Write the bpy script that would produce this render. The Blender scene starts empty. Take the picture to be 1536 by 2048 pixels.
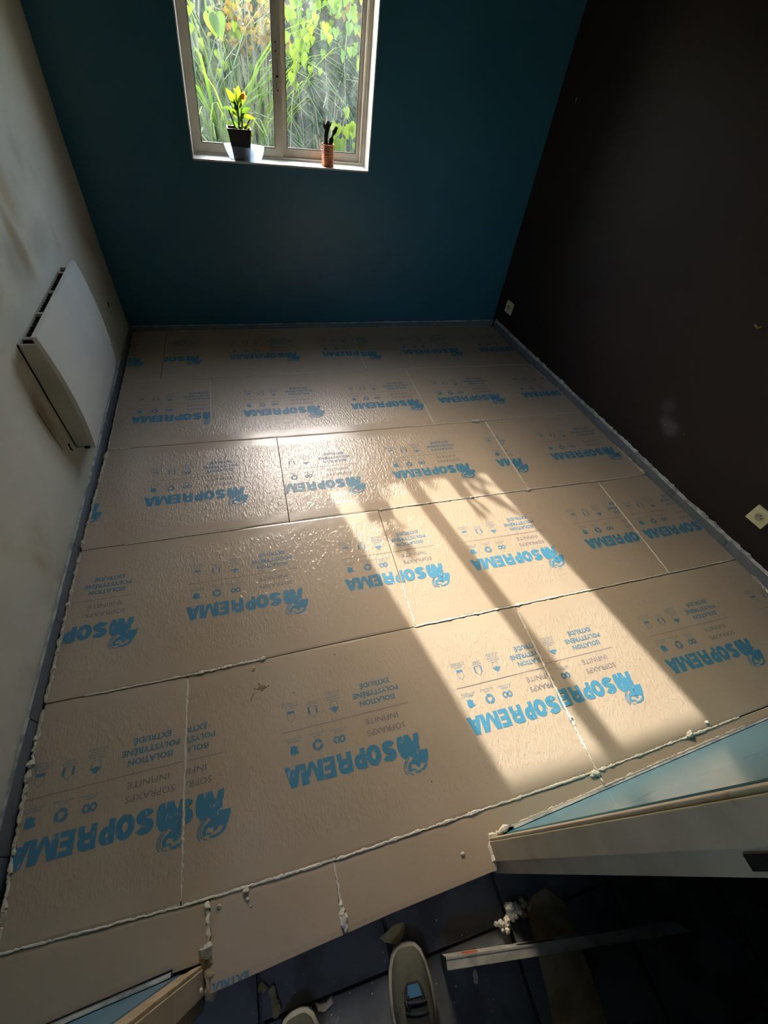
import bpy, bmesh, math, random
from mathutils import Vector, Matrix

random.seed(7)
sc = bpy.context.scene
COL = sc.collection

# ---------------------------------------------------------------- camera
cd = bpy.data.cameras.new('camera')
cam = bpy.data.objects.new('camera', cd)
COL.objects.link(cam)
CAM = Vector((0.76467659, -0.02474456, 1.51725675))
RC = Matrix(((0.9616895501084932, 0.1262788143404576, -0.24332461910150474),
             (-0.2524868896695737, 0.7537443010180036, -0.6067288514879328),
             (0.1067875449530919, 0.6449210724822454, 0.7567517628068281)))
cam.matrix_world = Matrix.Translation(CAM) @ RC.to_4x4()
cd.sensor_fit = 'VERTICAL'
cd.sensor_height = 24.0
cd.sensor_width = 18.0
cd.lens = 841.68 / 2048 * 24.0
cd.clip_start = 0.01
sc.camera = cam

# ---------------------------------------------------------------- world, sun, exposure
SUN_EL = math.atan(0.556)
SUN_AZ = math.atan(0.22)            # light runs towards +x as it comes in
w = bpy.data.worlds.new('world'); sc.world = w; w.use_nodes = True
nt = w.node_tree; nt.nodes.clear()
sky = nt.nodes.new('ShaderNodeTexSky'); sky.sky_type = 'NISHITA'
sky.sun_disc = False
sky.sun_elevation = SUN_EL
sky.sun_rotation = -SUN_AZ
sky.altitude = 100; sky.air_density = 1.0; sky.dust_density = 3.0; sky.ozone_density = 0.6
tint = nt.nodes.new('ShaderNodeMixRGB'); tint.blend_type = 'MIX'; tint.inputs[0].default_value = 0.45
tint.inputs[2].default_value = (0.62, 0.62, 0.60, 1)
bg = nt.nodes.new('ShaderNodeBackground'); bg.inputs[1].default_value = 5.8
wo = nt.nodes.new('ShaderNodeOutputWorld')
nt.links.new(sky.outputs[0], tint.inputs[1]); nt.links.new(tint.outputs[0], bg.inputs[0]); nt.links.new(bg.outputs[0], wo.inputs[0])

sd = bpy.data.lights.new('sun', 'SUN'); sd.energy = 10.8; sd.angle = math.radians(0.6); sd.color = (1.0, 0.95, 0.86)
sun = bpy.data.objects.new('sun', sd); COL.objects.link(sun)
sdir = Vector((math.sin(SUN_AZ) * math.cos(SUN_EL), -math.cos(SUN_AZ) * math.cos(SUN_EL), -math.sin(SUN_EL)))
sun.rotation_euler = sdir.to_track_quat('-Z', 'Y').to_euler()
sun.location = (0.2, 8, 5)

sc.view_settings.view_transform = 'Standard'
sc.view_settings.look = 'None'
sc.view_settings.gamma = 1.0
sc.view_settings.exposure = 0.0
sc.view_settings.use_curve_mapping = False
sc.cycles.use_denoising = True
sc.cycles.max_bounces = 10
sc.cycles.diffuse_bounces = 6
sc.cycles.glossy_bounces = 4
sc.cycles.transparent_max_bounces = 24
sc.cycles.sample_clamp_indirect = 6.0
sc.cycles.caustics_reflective = False
sc.cycles.caustics_refractive = False

# ---------------------------------------------------------------- materials
def mat(name, col, rough=0.6, spec=0.5, metal=0.0, var=None, vscale=6.0, vmix=(0.4, 0.65), bump=0.0, bscale=60.0, stains=()):
    """principled material; var = second colour mixed in by noise; stains = [(colour, scale, lo, hi, seed)]"""
    m = bpy.data.materials.new(name); m.use_nodes = True
    n = m.node_tree; N = n.nodes; L = n.links
    p = N['Principled BSDF']
    p.inputs['Roughness'].default_value = rough
    p.inputs['Specular IOR Level'].default_value = spec
    p.inputs['Metallic'].default_value = metal
    tc = N.new('ShaderNodeTexCoord')
    src = None
    base = N.new('ShaderNodeRGB'); base.outputs[0].default_value = (*col, 1); src = base.outputs[0]
    def layer(c2, scale, lo, hi, seed, detail=5):
        nonlocal src
        mp = N.new('ShaderNodeMapping'); mp.inputs['Location'].default_value = (seed * 3.1, seed * 1.7, seed * 2.3)
        L.new(tc.outputs['Object'], mp.inputs[0])
        no = N.new('ShaderNodeTexNoise'); no.inputs['Scale'].default_value = scale; no.inputs['Detail'].default_value = detail
        L.new(mp.outputs[0], no.inputs['Vector'])
        r = N.new('ShaderNodeMapRange'); r.inputs[1].default_value = lo; r.inputs[2].default_value = hi
        r.interpolation_type = 'SMOOTHSTEP'
        L.new(no.outputs[0], r.inputs[0])
        mx = N.new('ShaderNodeMixRGB'); L.new(r.outputs[0], mx.inputs[0]); L.new(src, mx.inputs[1])
        mx.inputs[2].default_value = (*c2, 1); src = mx.outputs[0]
    if var: layer(var, vscale, vmix[0], vmix[1], 1)
    for i, s in enumerate(stains): layer(s[0], s[1], s[2], s[3], s[4])
    L.new(src, p.inputs['Base Color'])
    if bump:
        no = N.new('ShaderNodeTexNoise'); no.inputs['Scale'].default_value = bscale; no.inputs['Detail'].default_value = 4
        L.new(tc.outputs['Object'], no.inputs['Vector'])
        b = N.new('ShaderNodeBump'); b.inputs['Strength'].default_value = bump; b.inputs['Distance'].default_value = 0.004
        L.new(no.outputs[0], b.inputs['Height']); L.new(b.outputs[0], p.inputs['Normal'])
    return m

def board_relief(m, strength=0.6, dist=0.0016):
    """embossed skin of the extruded foam, smooth along the board's long edges (attribute 'smooth')"""
    n = m.node_tree; N = n.nodes; L = n.links; p = N['Principled BSDF']
    g = N.new('ShaderNodeNewGeometry')
    mp = N.new('ShaderNodeMapping'); mp.inputs['Scale'].default_value = (1.0, 0.45, 1.0)
    L.new(g.outputs['Position'], mp.inputs[0])
    no = N.new('ShaderNodeTexNoise'); no.inputs['Scale'].default_value = 95; no.inputs['Detail'].default_value = 2.5
    no.inputs['Distortion'].default_value = 0.8
    L.new(mp.outputs[0], no.inputs['Vector'])
    pw = N.new('ShaderNodeMapRange'); pw.inputs[1].default_value = 0.42; pw.inputs[2].default_value = 0.72
    L.new(no.outputs[0], pw.inputs[0])
    big = N.new('ShaderNodeTexNoise'); big.inputs['Scale'].default_value = 5.0; big.inputs['Detail'].default_value = 2
    L.new(g.outputs['Position'], big.inputs['Vector'])
    at = N.new('ShaderNodeAttribute'); at.attribute_name = 'smooth'
    inv = N.new('ShaderNodeMath'); inv.operation = 'SUBTRACT'; inv.inputs[0].default_value = 1.0
    L.new(at.outputs['Fac'], inv.inputs[1])
    ms = N.new('ShaderNodeMath'); ms.operation = 'MULTIPLY'; L.new(inv.outputs[0], ms.inputs[0]); ms.inputs[1].default_value = strength
    b = N.new('ShaderNodeBump'); b.inputs['Distance'].default_value = dist
    L.new(ms.outputs[0], b.inputs['Strength']); L.new(pw.outputs[0], b.inputs['Height'])
    b2 = N.new('ShaderNodeBump'); b2.inputs['Distance'].default_value = 0.012; b2.inputs['Strength'].default_value = 0.12
    L.new(big.outputs[0], b2.inputs['Height']); L.new(b.outputs[0], b2.inputs['Normal'])
    L.new(b2.outputs[0], p.inputs['Normal'])

M = {}
M['board'] = mat('board_skin', (0.455, 0.365, 0.272), 0.28, 0.82, var=(0.425, 0.335, 0.245), vscale=2.2,
                 stains=[((0.38, 0.29, 0.205), 9.0, 0.68, 0.80, 3)])
board_relief(M['board'])
M['board_side'] = mat('board_cut_side', (0.50, 0.38, 0.27), 0.8, 0.2, bump=0.3, bscale=150)

def ink(name, col, worn, lo, hi):
    m = mat(name, col, 0.45, 0.45)
    n = m.node_tree; N = n.nodes; L = n.links; p = N['Principled BSDF']
    g = N.new('ShaderNodeNewGeometry')
    mp = N.new('ShaderNodeMapping'); mp.inputs['Scale'].default_value = (1.0, 0.5, 1.0)
    L.new(g.outputs['Position'], mp.inputs[0])
    no = N.new('ShaderNodeTexNoise'); no.inputs['Scale'].default_value = 85; no.inputs['Detail'].default_value = 4
    L.new(mp.outputs[0], no.inputs['Vector'])
    r = N.new('ShaderNodeMapRange'); r.inputs[1].default_value = lo; r.inputs[2].default_value = hi
    L.new(no.outputs[0], r.inputs[0])
    mx = N.new('ShaderNodeMixRGB'); L.new(r.outputs[0], mx.inputs[0])
    mx.inputs[1].default_value = (*col, 1); mx.inputs[2].default_value = (*worn, 1)
    L.new(mx.outputs[0], p.inputs['Base Color'])
    return m
M['ink'] = ink('blue_ink', (0.060, 0.215, 0.335), (0.40, 0.37, 0.31), 0.62, 0.70)
M['ink_thin'] = ink('thin_grey_ink', (0.17, 0.16, 0.19), (0.40, 0.33, 0.27), 0.64, 0.85)
M['ink_small'] = ink('small_blue_ink', (0.08, 0.20, 0.30), (0.40, 0.33, 0.27), 0.60, 0.74)

M['foam'] = mat('cured_foam', (0.60, 0.54, 0.42), 0.7, 0.3, var=(0.52, 0.45, 0.33), vscale=40, bump=0.5, bscale=120)
M['foam_pale'] = mat('pale_foam', (0.68, 0.64, 0.54), 0.7, 0.3, bump=0.5, bscale=120)
M['foam_yellow'] = mat('yellow_foam_smear', (0.55, 0.44, 0.22), 0.8, 0.2, var=(0.42, 0.34, 0.18), vscale=40)
M['foam_old'] = mat('yellowed_foam', (0.36, 0.29, 0.17), 0.8, 0.2, var=(0.28, 0.23, 0.13), vscale=50, bump=0.5, bscale=140)
M['cream_wall'] = mat('cream_plaster', (0.66, 0.63, 0.52), 0.7, 0.3, var=(0.60, 0.57, 0.47), vscale=2.2, bump=0.12, bscale=25,
                      stains=[((0.44, 0.32, 0.17), 1.7, 0.60, 0.74, 4), ((0.33, 0.33, 0.27), 1.3, 0.57, 0.74, 9), ((0.50, 0.38, 0.30), 3.0, 0.62, 0.8, 2)])
M['teal'] = mat('teal_paint', (0.024, 0.112, 0.168), 0.32, 0.5, var=(0.029, 0.128, 0.185), vscale=1.6, bump=0.10, bscale=18)
def located_stain(m, y, z, ry, rz, col, amount, seed):
    n = m.node_tree; N = n.nodes; L = n.links; p = N['Principled BSDF']
    src = p.inputs['Base Color'].links[0].from_socket
    tc = N.new('ShaderNodeTexCoord'); mp = N.new('ShaderNodeMapping')
    mp.inputs['Scale'].default_value = (0.0, 1 / ry, 1 / rz); mp.inputs['Location'].default_value = (0, -y / ry, -z / rz)
    L.new(tc.outputs['Object'], mp.inputs[0])
    no = N.new('ShaderNodeTexNoise'); no.inputs['Scale'].default_value = 7 + seed; no.inputs['Detail'].default_value = 4
    L.new(tc.outputs['Object'], no.inputs['Vector'])
    ln = N.new('ShaderNodeVectorMath'); ln.operation = 'LENGTH'; L.new(mp.outputs[0], ln.inputs[0])
    ad = N.new('ShaderNodeMath'); ad.operation = 'ADD'; L.new(ln.outputs['Value'], ad.inputs[0]); L.new(no.outputs[0], ad.inputs[1])
    r = N.new('ShaderNodeMapRange'); r.interpolation_type = 'SMOOTHSTEP'
    r.inputs[1].default_value = .75; r.inputs[2].default_value = 1.75; r.inputs[3].default_value = amount; r.inputs[4].default_value = 0
    L.new(ad.outputs[0], r.inputs[0])
    mx = N.new('ShaderNodeMixRGB'); L.new(r.outputs[0], mx.inputs[0]); L.new(src, mx.inputs[1]); mx.inputs[2].default_value = (*col, 1)
    L.new(mx.outputs[0], p.inputs['Base Color'])
located_stain(M['cream_wall'], 1.99, .84, .05, .16, (.36, .25, .09), .75, 1)
located_stain(M['cream_wall'], 1.93, .80, .14, .10, (.30, .29, .23), .6, 2)
located_stain(M['cream_wall'], 2.08, 1.00, .07, .14, (.42, .30, .13), .6, 3)
located_stain(M['cream_wall'], 2.20, .78, .16, .08, (.36, .37, .31), .5, 4)
located_stain(M['cream_wall'], 1.52, .40, .05, .16, (.26, .19, .09), .7, 5)
M['blue_front'] = mat('teal_brightened_front', (0.085, 0.30, 0.43), 0.24, 0.6, var=(0.07, 0.25, 0.37), vscale=1.6, bump=0.08, bscale=14)  # back wall's teal made lighter; this wall's brightness is put into the colour
M['aubergine'] = mat('dark_aubergine_paint', (0.022, 0.0165, 0.0145), 0.6, 0.22, var=(0.026, 0.018, 0.016), vscale=2, bump=0.10, bscale=30,
                     stains=[((0.085, 0.08, 0.085), 2.6, 0.70, 0.86, 5)])
located_stain(M['aubergine'], 1.29, .285, .07, .05, (.085, .085, .09), .75, 6)
located_stain(M['aubergine'], 1.36, .36, .05, .05, (.07, .07, .075), .5, 7)
M['ceiling'] = mat('ceiling_white', (0.62, 0.60, 0.55), 0.8, 0.2)
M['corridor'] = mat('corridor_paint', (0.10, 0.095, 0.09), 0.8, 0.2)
M['slab'] = mat('old_screed', (0.10, 0.10, 0.11), 0.8, 0.2, bump=0.3)
M['tile'] = mat('slate_blue_tile', (0.15, 0.158, 0.165), 0.38, 0.5, var=(0.085, 0.088, 0.095), vscale=9, bump=0.15, bscale=60,
                stains=[((0.25, 0.25, 0.24), 26, 0.66, 0.74, 2)])
M['skirt'] = mat('skirting_tile_glaze', (0.15, 0.165, 0.18), 0.45, 0.5, var=(0.22, 0.225, 0.225), vscale=14, vmix=(.5, .75), bump=0.2)
M['mortar'] = mat('ragged_mortar', (0.50, 0.50, 0.47), 0.85, 0.2, var=(0.25, 0.26, 0.26), vscale=22, bump=0.6, bscale=90)
M['win_white'] = mat('window_old_white', (0.62, 0.57, 0.46), 0.5, 0.4, var=(0.50, 0.45, 0.35), vscale=7,
                     stains=[((0.20, 0.15, 0.09), 13, 0.70, 0.82, 3)])
M['reveal'] = mat('reveal_white', (0.58, 0.55, 0.46), 0.6, 0.3, var=(0.48, 0.42, 0.37), vscale=9)
M['gasket'] = mat('black_gasket', (0.02, 0.02, 0.018), 0.7, 0.2)
M['door_cream'] = mat('door_frame_cream', (0.52, 0.46, 0.335), 0.5, 0.35, var=(0.44, 0.385, 0.27), vscale=9,
                      stains=[((0.36, 0.27, 0.19), 24, 0.66, 0.78, 3)])
M['raw_wood'] = mat('bare_wood', (0.50, 0.40, 0.27), 0.7, 0.2, var=(0.40, 0.30, 0.19), vscale=12)
M['dark_metal'] = mat('dark_metal', (0.03, 0.028, 0.026), 0.5, 0.5, 0.6)
M['heater'] = mat('heater_enamel', (0.66, 0.65, 0.57), 0.35, 0.5, var=(0.60, 0.60, 0.55), vscale=3)
M['heater_side'] = mat('heater_side_enamel', (0.58, 0.56, 0.47), 0.45, 0.45, var=(0.50, 0.47, 0.38), vscale=5)
M['heater_dark'] = mat('heater_grille_dark', (0.022, 0.014, 0.010), 0.8, 0.2)
M['ivory'] = mat('ivory_plastic', (0.66, 0.62, 0.38), 0.4, 0.5)
M['ivory_dark'] = mat('ivory_well', (0.40, 0.36, 0.25), 0.5, 0.4)
M['black'] = mat('black_plastic', (0.012, 0.012, 0.014), 0.5, 0.4)
M['soil'] = mat('soil', (0.05, 0.03, 0.018), 0.9, 0.1)
M['copper'] = mat('copper_can', (0.42, 0.14, 0.055), 0.45, 0.5, 0.35, var=(0.22, 0.07, 0.03), vscale=30)
M['cactus'] = mat('cactus_dark', (0.018, 0.022, 0.014), 0.8, 0.1)
M['stem'] = mat('stem_brown', (0.09, 0.07, 0.025), 0.8, 0.2)
M['twig'] = mat('pale_twig', (0.36, 0.30, 0.20), 0.8, 0.2)
M['earth'] = mat('bank_earth', (0.035, 0.04, 0.022), 0.95, 0.1, var=(0.06, 0.05, 0.035), vscale=5, bump=0.6, bscale=15)
M['alu'] = mat('level_aluminium', (0.50, 0.48, 0.43), 0.45, 0.5, 0.3, var=(0.36, 0.34, 0.30), vscale=25)
M['vial'] = mat('vial_orange', (0.75, 0.18, 0.05), 0.2, 0.5)
M['cardboard'] = mat('dusty_cardboard', (0.42, 0.34, 0.21), 0.9, 0.1, var=(0.30, 0.22, 0.13), vscale=14)
M['sole'] = mat('shoe_sole', (0.36, 0.34, 0.28), 0.7, 0.3, var=(0.25, 0.23, 0.19), vscale=30)
M['shoe'] = mat('shoe_grey_canvas', (0.085, 0.085, 0.065), 0.85, 0.2, var=(0.06, 0.06, 0.05), vscale=30, bump=0.3, bscale=300)
M['shoe_dark'] = mat('shoe_dark_lining', (0.018, 0.02, 0.024), 0.8, 0.2)
M['lace'] = mat('shoe_laces', (0.03, 0.035, 0.04), 0.8, 0.2)
M['tongue'] = mat('shoe_blue_patch', (0.04, 0.12, 0.22), 0.7, 0.2)

def leaf_mat(name, c, c2, tr):
    m = bpy.data.materials.new(name); m.use_nodes = True
    n = m.node_tree; N = n.nodes; L = n.links; N.clear()
    out = N.new('ShaderNodeOutputMaterial')
    g = N.new('ShaderNodeNewGeometry')
    no = N.new('ShaderNodeTexNoise'); no.inputs['Scale'].default_value = 4.0
    L.new(g.outputs['Position'], no.inputs['Vector'])
    mx = N.new('ShaderNodeMixRGB'); mx.inputs[1].default_value = (*c, 1); mx.inputs[2].default_value = (*c2, 1)
    r = N.new('ShaderNodeMapRange'); r.inputs[1].default_value = .4; r.inputs[2].default_value = .62
    L.new(no.outputs[0], r.inputs[0]); L.new(r.outputs[0], mx.inputs[0])
    d = N.new('ShaderNodeBsdfDiffuse'); t = N.new('ShaderNodeBsdfTranslucent'); gl = N.new('ShaderNodeBsdfGlossy')
    gl.inputs['Roughness'].default_value = 0.35; gl.inputs['Color'].default_value = (.8, .8, .8, 1)
    L.new(mx.outputs[0], d.inputs[0])
    tcx = N.new('ShaderNodeMixRGB'); tcx.blend_type = 'MULTIPLY'; tcx.inputs[0].default_value = 1.0
    tcx.inputs[2].default_value = (1.1, 1.1, .45, 1); L.new(mx.outputs[0], tcx.inputs[1]); L.new(tcx.outputs[0], t.inputs[0])
    a = N.new('ShaderNodeMixShader'); a.inputs[0].default_value = tr; L.new(d.outputs[0], a.inputs[1]); L.new(t.outputs[0], a.inputs[2])
    b = N.new('ShaderNodeMixShader'); b.inputs[0].default_value = 0.025; L.new(a.outputs[0], b.inputs[1]); L.new(gl.outputs[0], b.inputs[2])
    L.new(b.outputs[0], out.inputs[0])
    return m
M['leaf_bright'] = leaf_mat('leaf_yellow_green', (0.17, 0.24, 0.03), (0.10, 0.17, 0.03), 0.55)
M['leaf_mid'] = leaf_mat('leaf_mid_green', (0.08, 0.16, 0.035), (0.11, 0.18, 0.04), 0.5)
M['leaf_dark'] = leaf_mat('leaf_dark_green', (0.025, 0.055, 0.018), (0.018, 0.04, 0.015), 0.3)
M['leaf_grey'] = leaf_mat('leaf_grey_green', (0.085, 0.14, 0.07), (0.06, 0.11, 0.05), 0.4)
M['leaf_dry'] = leaf_mat('leaf_dry_straw', (0.25, 0.19, 0.08), (0.18, 0.12, 0.05), 0.5)
M['leaf_orange'] = leaf_mat('leaf_orange', (0.24, 0.14, 0.03), (0.18, 0.17, 0.03), 0.5)
M['petal'] = leaf_mat('petal_red', (0.55, 0.13, 0.08), (0.60, 0.22, 0.12), 0.5)

# window glass: thin, dusty
def pane_mat():
    m = bpy.data.materials.new('dusty_glass'); m.use_nodes = True
    n = m.node_tree; N = n.nodes; L = n.links; N.clear()
    out = N.new('ShaderNodeOutputMaterial')
    tr = N.new('ShaderNodeBsdfTransparent'); tr.inputs[0].default_value = (0.95, 0.97, 0.96, 1)
    gl = N.new('ShaderNodeBsdfGlossy'); gl.inputs['Roughness'].default_value = 0.02
    fr = N.new('ShaderNodeFresnel'); fr.inputs[0].default_value = 1.45
    a = N.new('ShaderNodeMixShader'); L.new(fr.outputs[0], a.inputs[0]); L.new(tr.outputs[0], a.inputs[1]); L.new(gl.outputs[0], a.inputs[2])
    dust = N.new('ShaderNodeBsdfTranslucent'); dust.inputs[0].default_value = (0.75, 0.85, 0.85, 1)
    g = N.new('ShaderNodeNewGeometry')
    mp = N.new('ShaderNodeMapping'); mp.inputs['Scale'].default_value = (9, 1, 2.2); mp.inputs['Rotation'].default_value = (0, .25, 0)
    L.new(g.outputs['Position'], mp.inputs[0])
    no = N.new('ShaderNodeTexNoise'); no.inputs['Scale'].default_value = 2.6; no.inputs['Detail'].default_value = 6
    L.new(mp.outputs[0], no.inputs['Vector'])
    r = N.new('ShaderNodeMapRange'); r.inputs[1].default_value = .35; r.inputs[2].default_value = .75; r.inputs[3].default_value = .002; r.inputs[4].default_value = .030
    L.new(no.outputs[0], r.inputs[0])
    b = N.new('ShaderNodeMixShader'); L.new(r.outputs[0], b.inputs[0]); L.new(a.outputs[0], b.inputs[1]); L.new(dust.outputs[0], b.inputs[2])
    L.new(b.outputs[0], out.inputs[0])
    return m
M['glass'] = pane_mat()
def plastic_mat():
    m = bpy.data.materials.new('clear_plastic'); m.use_nodes = True
    n = m.node_tree; N = n.nodes; L = n.links; N.clear()
    out = N.new('ShaderNodeOutputMaterial')
    tr = N.new('ShaderNodeBsdfTransparent'); tr.inputs[0].default_value = (0.88, 0.93, 0.97, 1)
    t = N.new('ShaderNodeBsdfTranslucent'); t.inputs[0].default_value = (0.72, 0.84, 0.95, 1)
    gl = N.new('ShaderNodeBsdfGlossy'); gl.inputs['Roughness'].default_value = 0.12
    a = N.new('ShaderNodeMixShader'); a.inputs[0].default_value = 0.24; L.new(tr.outputs[0], a.inputs[1]); L.new(t.outputs[0], a.inputs[2])
    b = N.new('ShaderNodeMixShader'); b.inputs[0].default_value = 0.08; L.new(a.outputs[0], b.inputs[1]); L.new(gl.outputs[0], b.inputs[2])
    L.new(b.outputs[0], out.inputs[0])
    return m
M['plastic'] = plastic_mat()

# ---------------------------------------------------------------- helpers
def link(o, parent=None):
    COL.objects.link(o)
    if parent is not None: o.parent = parent
    return o

def obj(name, bm, mats, parent=None, origin=None, smooth=False):
    me = bpy.data.meshes.new(name)
    if origin is not None: bmesh.ops.translate(bm, verts=bm.verts, vec=-Vector(origin))
    bm.normal_update(); bm.to_mesh(me); bm.free()
    for m in (mats if isinstance(mats, (list, tuple)) else [mats]): me.materials.append(m)
    if smooth: me.polygons.foreach_set('use_smooth', [True] * len(me.polygons))
    o = bpy.data.objects.new(name, me)
    if origin is not None: o.location = origin
    link(o)
    if parent is not None:
        o.parent = parent
        base = Vector(origin) if origin is not None else Vector((0, 0, 0))
        o.location = base - parent.location          # parents here are never rotated
    return o

def thing(name, label, cat, loc=(0, 0, 0), group=None):
    o = bpy.data.objects.new(name, None); link(o)
    o.location = loc; o.empty_display_size = 0.05
    o['label'] = label; o['category'] = cat
    if group: o['group'] = group
    return o
def tag(o, label, cat, group=None):
    o['label'] = label; o['category'] = cat
    if group: o['group'] = group
    return o
def structure(o): o['kind'] = 'structure'; return o
def setting(name, loc=(0, 0, 0)):
    o = bpy.data.objects.new(name, None); link(o); o.location = loc; o['kind'] = 'structure'; return o

def hexa(bm, p, mi=0):
    """8 points: bottom ring 0-3, top ring 4-7"""
    v = [bm.verts.new(q) for q in p]
    fs = []
    for f in ((0, 3, 2, 1), (4, 5, 6, 7), (0, 1, 5, 4), (1, 2, 6, 5), (2, 3, 7, 6), (3, 0, 4, 7)):
        F = bm.faces.new([v[i] for i in f]); F.material_index = mi; fs.append(F)
    return v
def box(bm, x0, x1, y0, y1, z0, z1, mi=0, bev=0.0):
    v = hexa(bm, [(x0, y0, z0), (x1, y0, z0), (x1, y1, z0), (x0, y1, z0), (x0, y0, z1), (x1, y0, z1), (x1, y1, z1), (x0, y1, z1)], mi)
    if bev:
        es = list({e for q in v for e in q.link_edges})
        bmesh.ops.bevel(bm, geom=es, offset=bev, segments=2, affect='EDGES', profile=0.5)
    return v
def tube(bm, pts, rad, seg=6, mi=0, cap=True, jitter=0.0, flat=1.0):
    rings = []
    n = len(pts); pts = [Vector(p) for p in pts]
    for i, p in enumerate(pts):
        d = (pts[min(i + 1, n - 1)] - pts[max(i - 1, 0)]).normalized()
        a = Vector((0, 0, 1)) if abs(d.z) < 0.9 else Vector((1, 0, 0))
        u = d.cross(a).normalized(); v = u.cross(d).normalized()
        r = rad[i] if isinstance(rad, (list, tuple)) else rad
        ring = []
        for k in range(seg):
            t = 2 * math.pi * k / seg
            rr = r * (1 + random.uniform(-jitter, jitter))
            ring.append(bm.verts.new(p + u * math.cos(t) * rr + v * math.sin(t) * rr * flat))
        rings.append(ring)
    for a, b in zip(rings, rings[1:]):
        for k in range(seg):
            f = bm.faces.new((a[k], a[(k + 1) % seg], b[(k + 1) % seg], b[k])); f.material_index = mi
    if cap:
        f = bm.faces.new(rings[0][::-1]); f.material_index = mi
        f = bm.faces.new(rings[-1]); f.material_index = mi
    return rings
def lathe(bm, prof, c, seg=24, mi=0, closed_bottom=True):
    rings = []
    for r, z in prof:
        rings.append([bm.verts.new((c[0] + r * math.cos(2 * math.pi * k / seg), c[1] + r * math.sin(2 * math.pi * k / seg), c[2] + z)) for k in range(seg)])
    for a, b in zip(rings, rings[1:]):
        for k in range(seg):
            bm.faces.new((a[k], a[(k + 1) % seg], b[(k + 1) % seg], b[k])).material_index = mi
    if closed_bottom: bm.faces.new(rings[0][::-1]).material_index = mi
    return rings
def blob(bm, c, r, n=1, squash=0.6, rnd=0.3, mi=0):
    res = bmesh.ops.create_icosphere(bm, subdivisions=n, radius=1.0)
    rs = r if isinstance(r, (list, tuple)) else (r, r, r * squash)
    for v in res['verts']:
        k = 1 + random.uniform(-rnd, rnd)
        v.co = Vector((c[0] + v.co.x * rs[0] * k, c[1] + v.co.y * rs[1] * k, c[2] + v.co.z * rs[2] * k))
    for f in {f for v in res['verts'] for f in v.link_faces}: f.material_index = mi
def interp(tab, x):
    """piecewise linear; tab sorted ascending, flat beyond its ends"""
    if x <= tab[0][0]: return tab[0][1]
    for (a, b), (c, d) in zip(tab, tab[1:]):
        if x <= c: return b + (d - b) * (x - a) / (c - a)
    return tab[-1][1]

# ---------------------------------------------------------------- measured plan of the room (metres, z = 0 on top of the boards)
ROW = {
 0: [(0, 2.992), (0.49, 2.985), (1.16, 2.985), (2.2, 2.977), (2.65, 2.973)],
 1: [(0, 2.402), (0.6, 2.399), (1.67, 2.400), (2.7, 2.391)],
 2: [(0, 1.807), (0.47, 1.806), (0.81, 1.800), (1.24, 1.796), (2.0, 1.798), (2.76, 1.806)],
 3: [(0, 1.197), (0.44, 1.203), (1.2, 1.208), (2.05, 1.215), (2.8, 1.211)],
 4: [(0, 0.597), (0.4, 0.595), (0.9, 0.602), (1.66, 0.606), (2.9, 0.614)],
 5: [(0, 0.020), (0.4, -0.001), (0.6, -0.006), (0.8, -0.009), (1.2, -0.007), (1.67, -0.004), (2.13, 0.010), (2.9, 0.036)]}
LEFT = [(-0.2, 0.000), (0.07, -0.003), (0.2, -0.014), (0.37, -0.02), (0.6, -0.02), (1.2, -0.017), (1.8, 0.0), (3.0, 0.0)]
RIGHT = [(0.0, 2.90), (0.43, 2.893), (0.61, 2.893), (0.75, 2.873), (1.215, 2.806), (1.80, 2.752), (2.40, 2.676), (2.98, 2.618)]
FRONT_ROOM = lambda x: -0.1449 + 0.0533 * x + (0.012 if x < .5 else 0.006)          # board edge along the front wall
FRONT_DOOR = [(0.40, -0.181), (0.49, -0.176), (0.92, -0.156), (1.24, -0.148)]
wall_front_y = lambda x: -0.1449 + 0.0533 * x
T = 0.058          # board thickness
ZF = -0.0595       # tile floor level

# ---------------------------------------------------------------- room shell
floor = structure(obj('floor', (lambda b: (box(b, -0.4, 3.4, -2.6, 3.06, -0.16, ZF - 0.009), b)[1])(bmesh.new()), M['slab']))

def wall_quad(name, pts_bottom, pts_top, thick, m):
    """wall face through two bottom and two top points, thickness to the outside"""
    b = bmesh.new()
    a0, a1 = [Vector(p) for p in pts_bottom]; c0, c1 = [Vector(p) for p in pts_top]
    n = Vector(thick)
    hexa(b, [a0, a1, a1 + n, a0 + n, c0, c1, c1 + n, c0 + n])
    bmesh.ops.recalc_face_normals(b, faces=b.faces)
    return structure(obj(name, b, m))
H = 2.45
# left wall face runs x=-0.018 (far) to x=-0.045 (near)
LEAN = [(.45, 0), (.97, .010), (1.40, .032), (2.45, .085)]
def wall_x_left(y, z): return -.0475 + .0245 * (y + .4) / 3.4 + interp(LEAN, z) * max(0, min(y, 3.1) / 3) ** 2
b = bmesh.new(); prev = None
for i in range(15):
    y = -.40 + 3.53 * i / 14; zs = [ZF, .45, .71, .97, 1.19, 1.40, 1.75, 2.1, H]
    cur = [b.verts.new((wall_x_left(y, z), y, z)) for z in zs] + [b.verts.new((-.2, y, H)), b.verts.new((-.2, y, ZF))]
    if prev:
        for k in range(len(cur)): b.faces.new((prev[k], prev[(k + 1) % len(cur)], cur[(k + 1) % len(cur)], cur[k]))
    else: b.faces.new(cur)
    prev = cur
b.faces.new(prev[::-1]); bmesh.ops.recalc_face_normals(b, faces=b.faces)
wl = structure(obj('wall_left', b, M['cream_wall']))
RW = lambda y: 2.935 - 0.0 * y if y < 0 else interp([(0, 2.935), (0.5, 2.912), (1.0, 2.848), (1.5, 2.80), (2.0, 2.745), (2.5, 2.693), (3.0, 2.645)], y)
b = bmesh.new()
ys = [-0.10, 0, 0.5, 1.0, 1.5, 2.0, 2.5, 3.0, 3.14]
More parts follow.
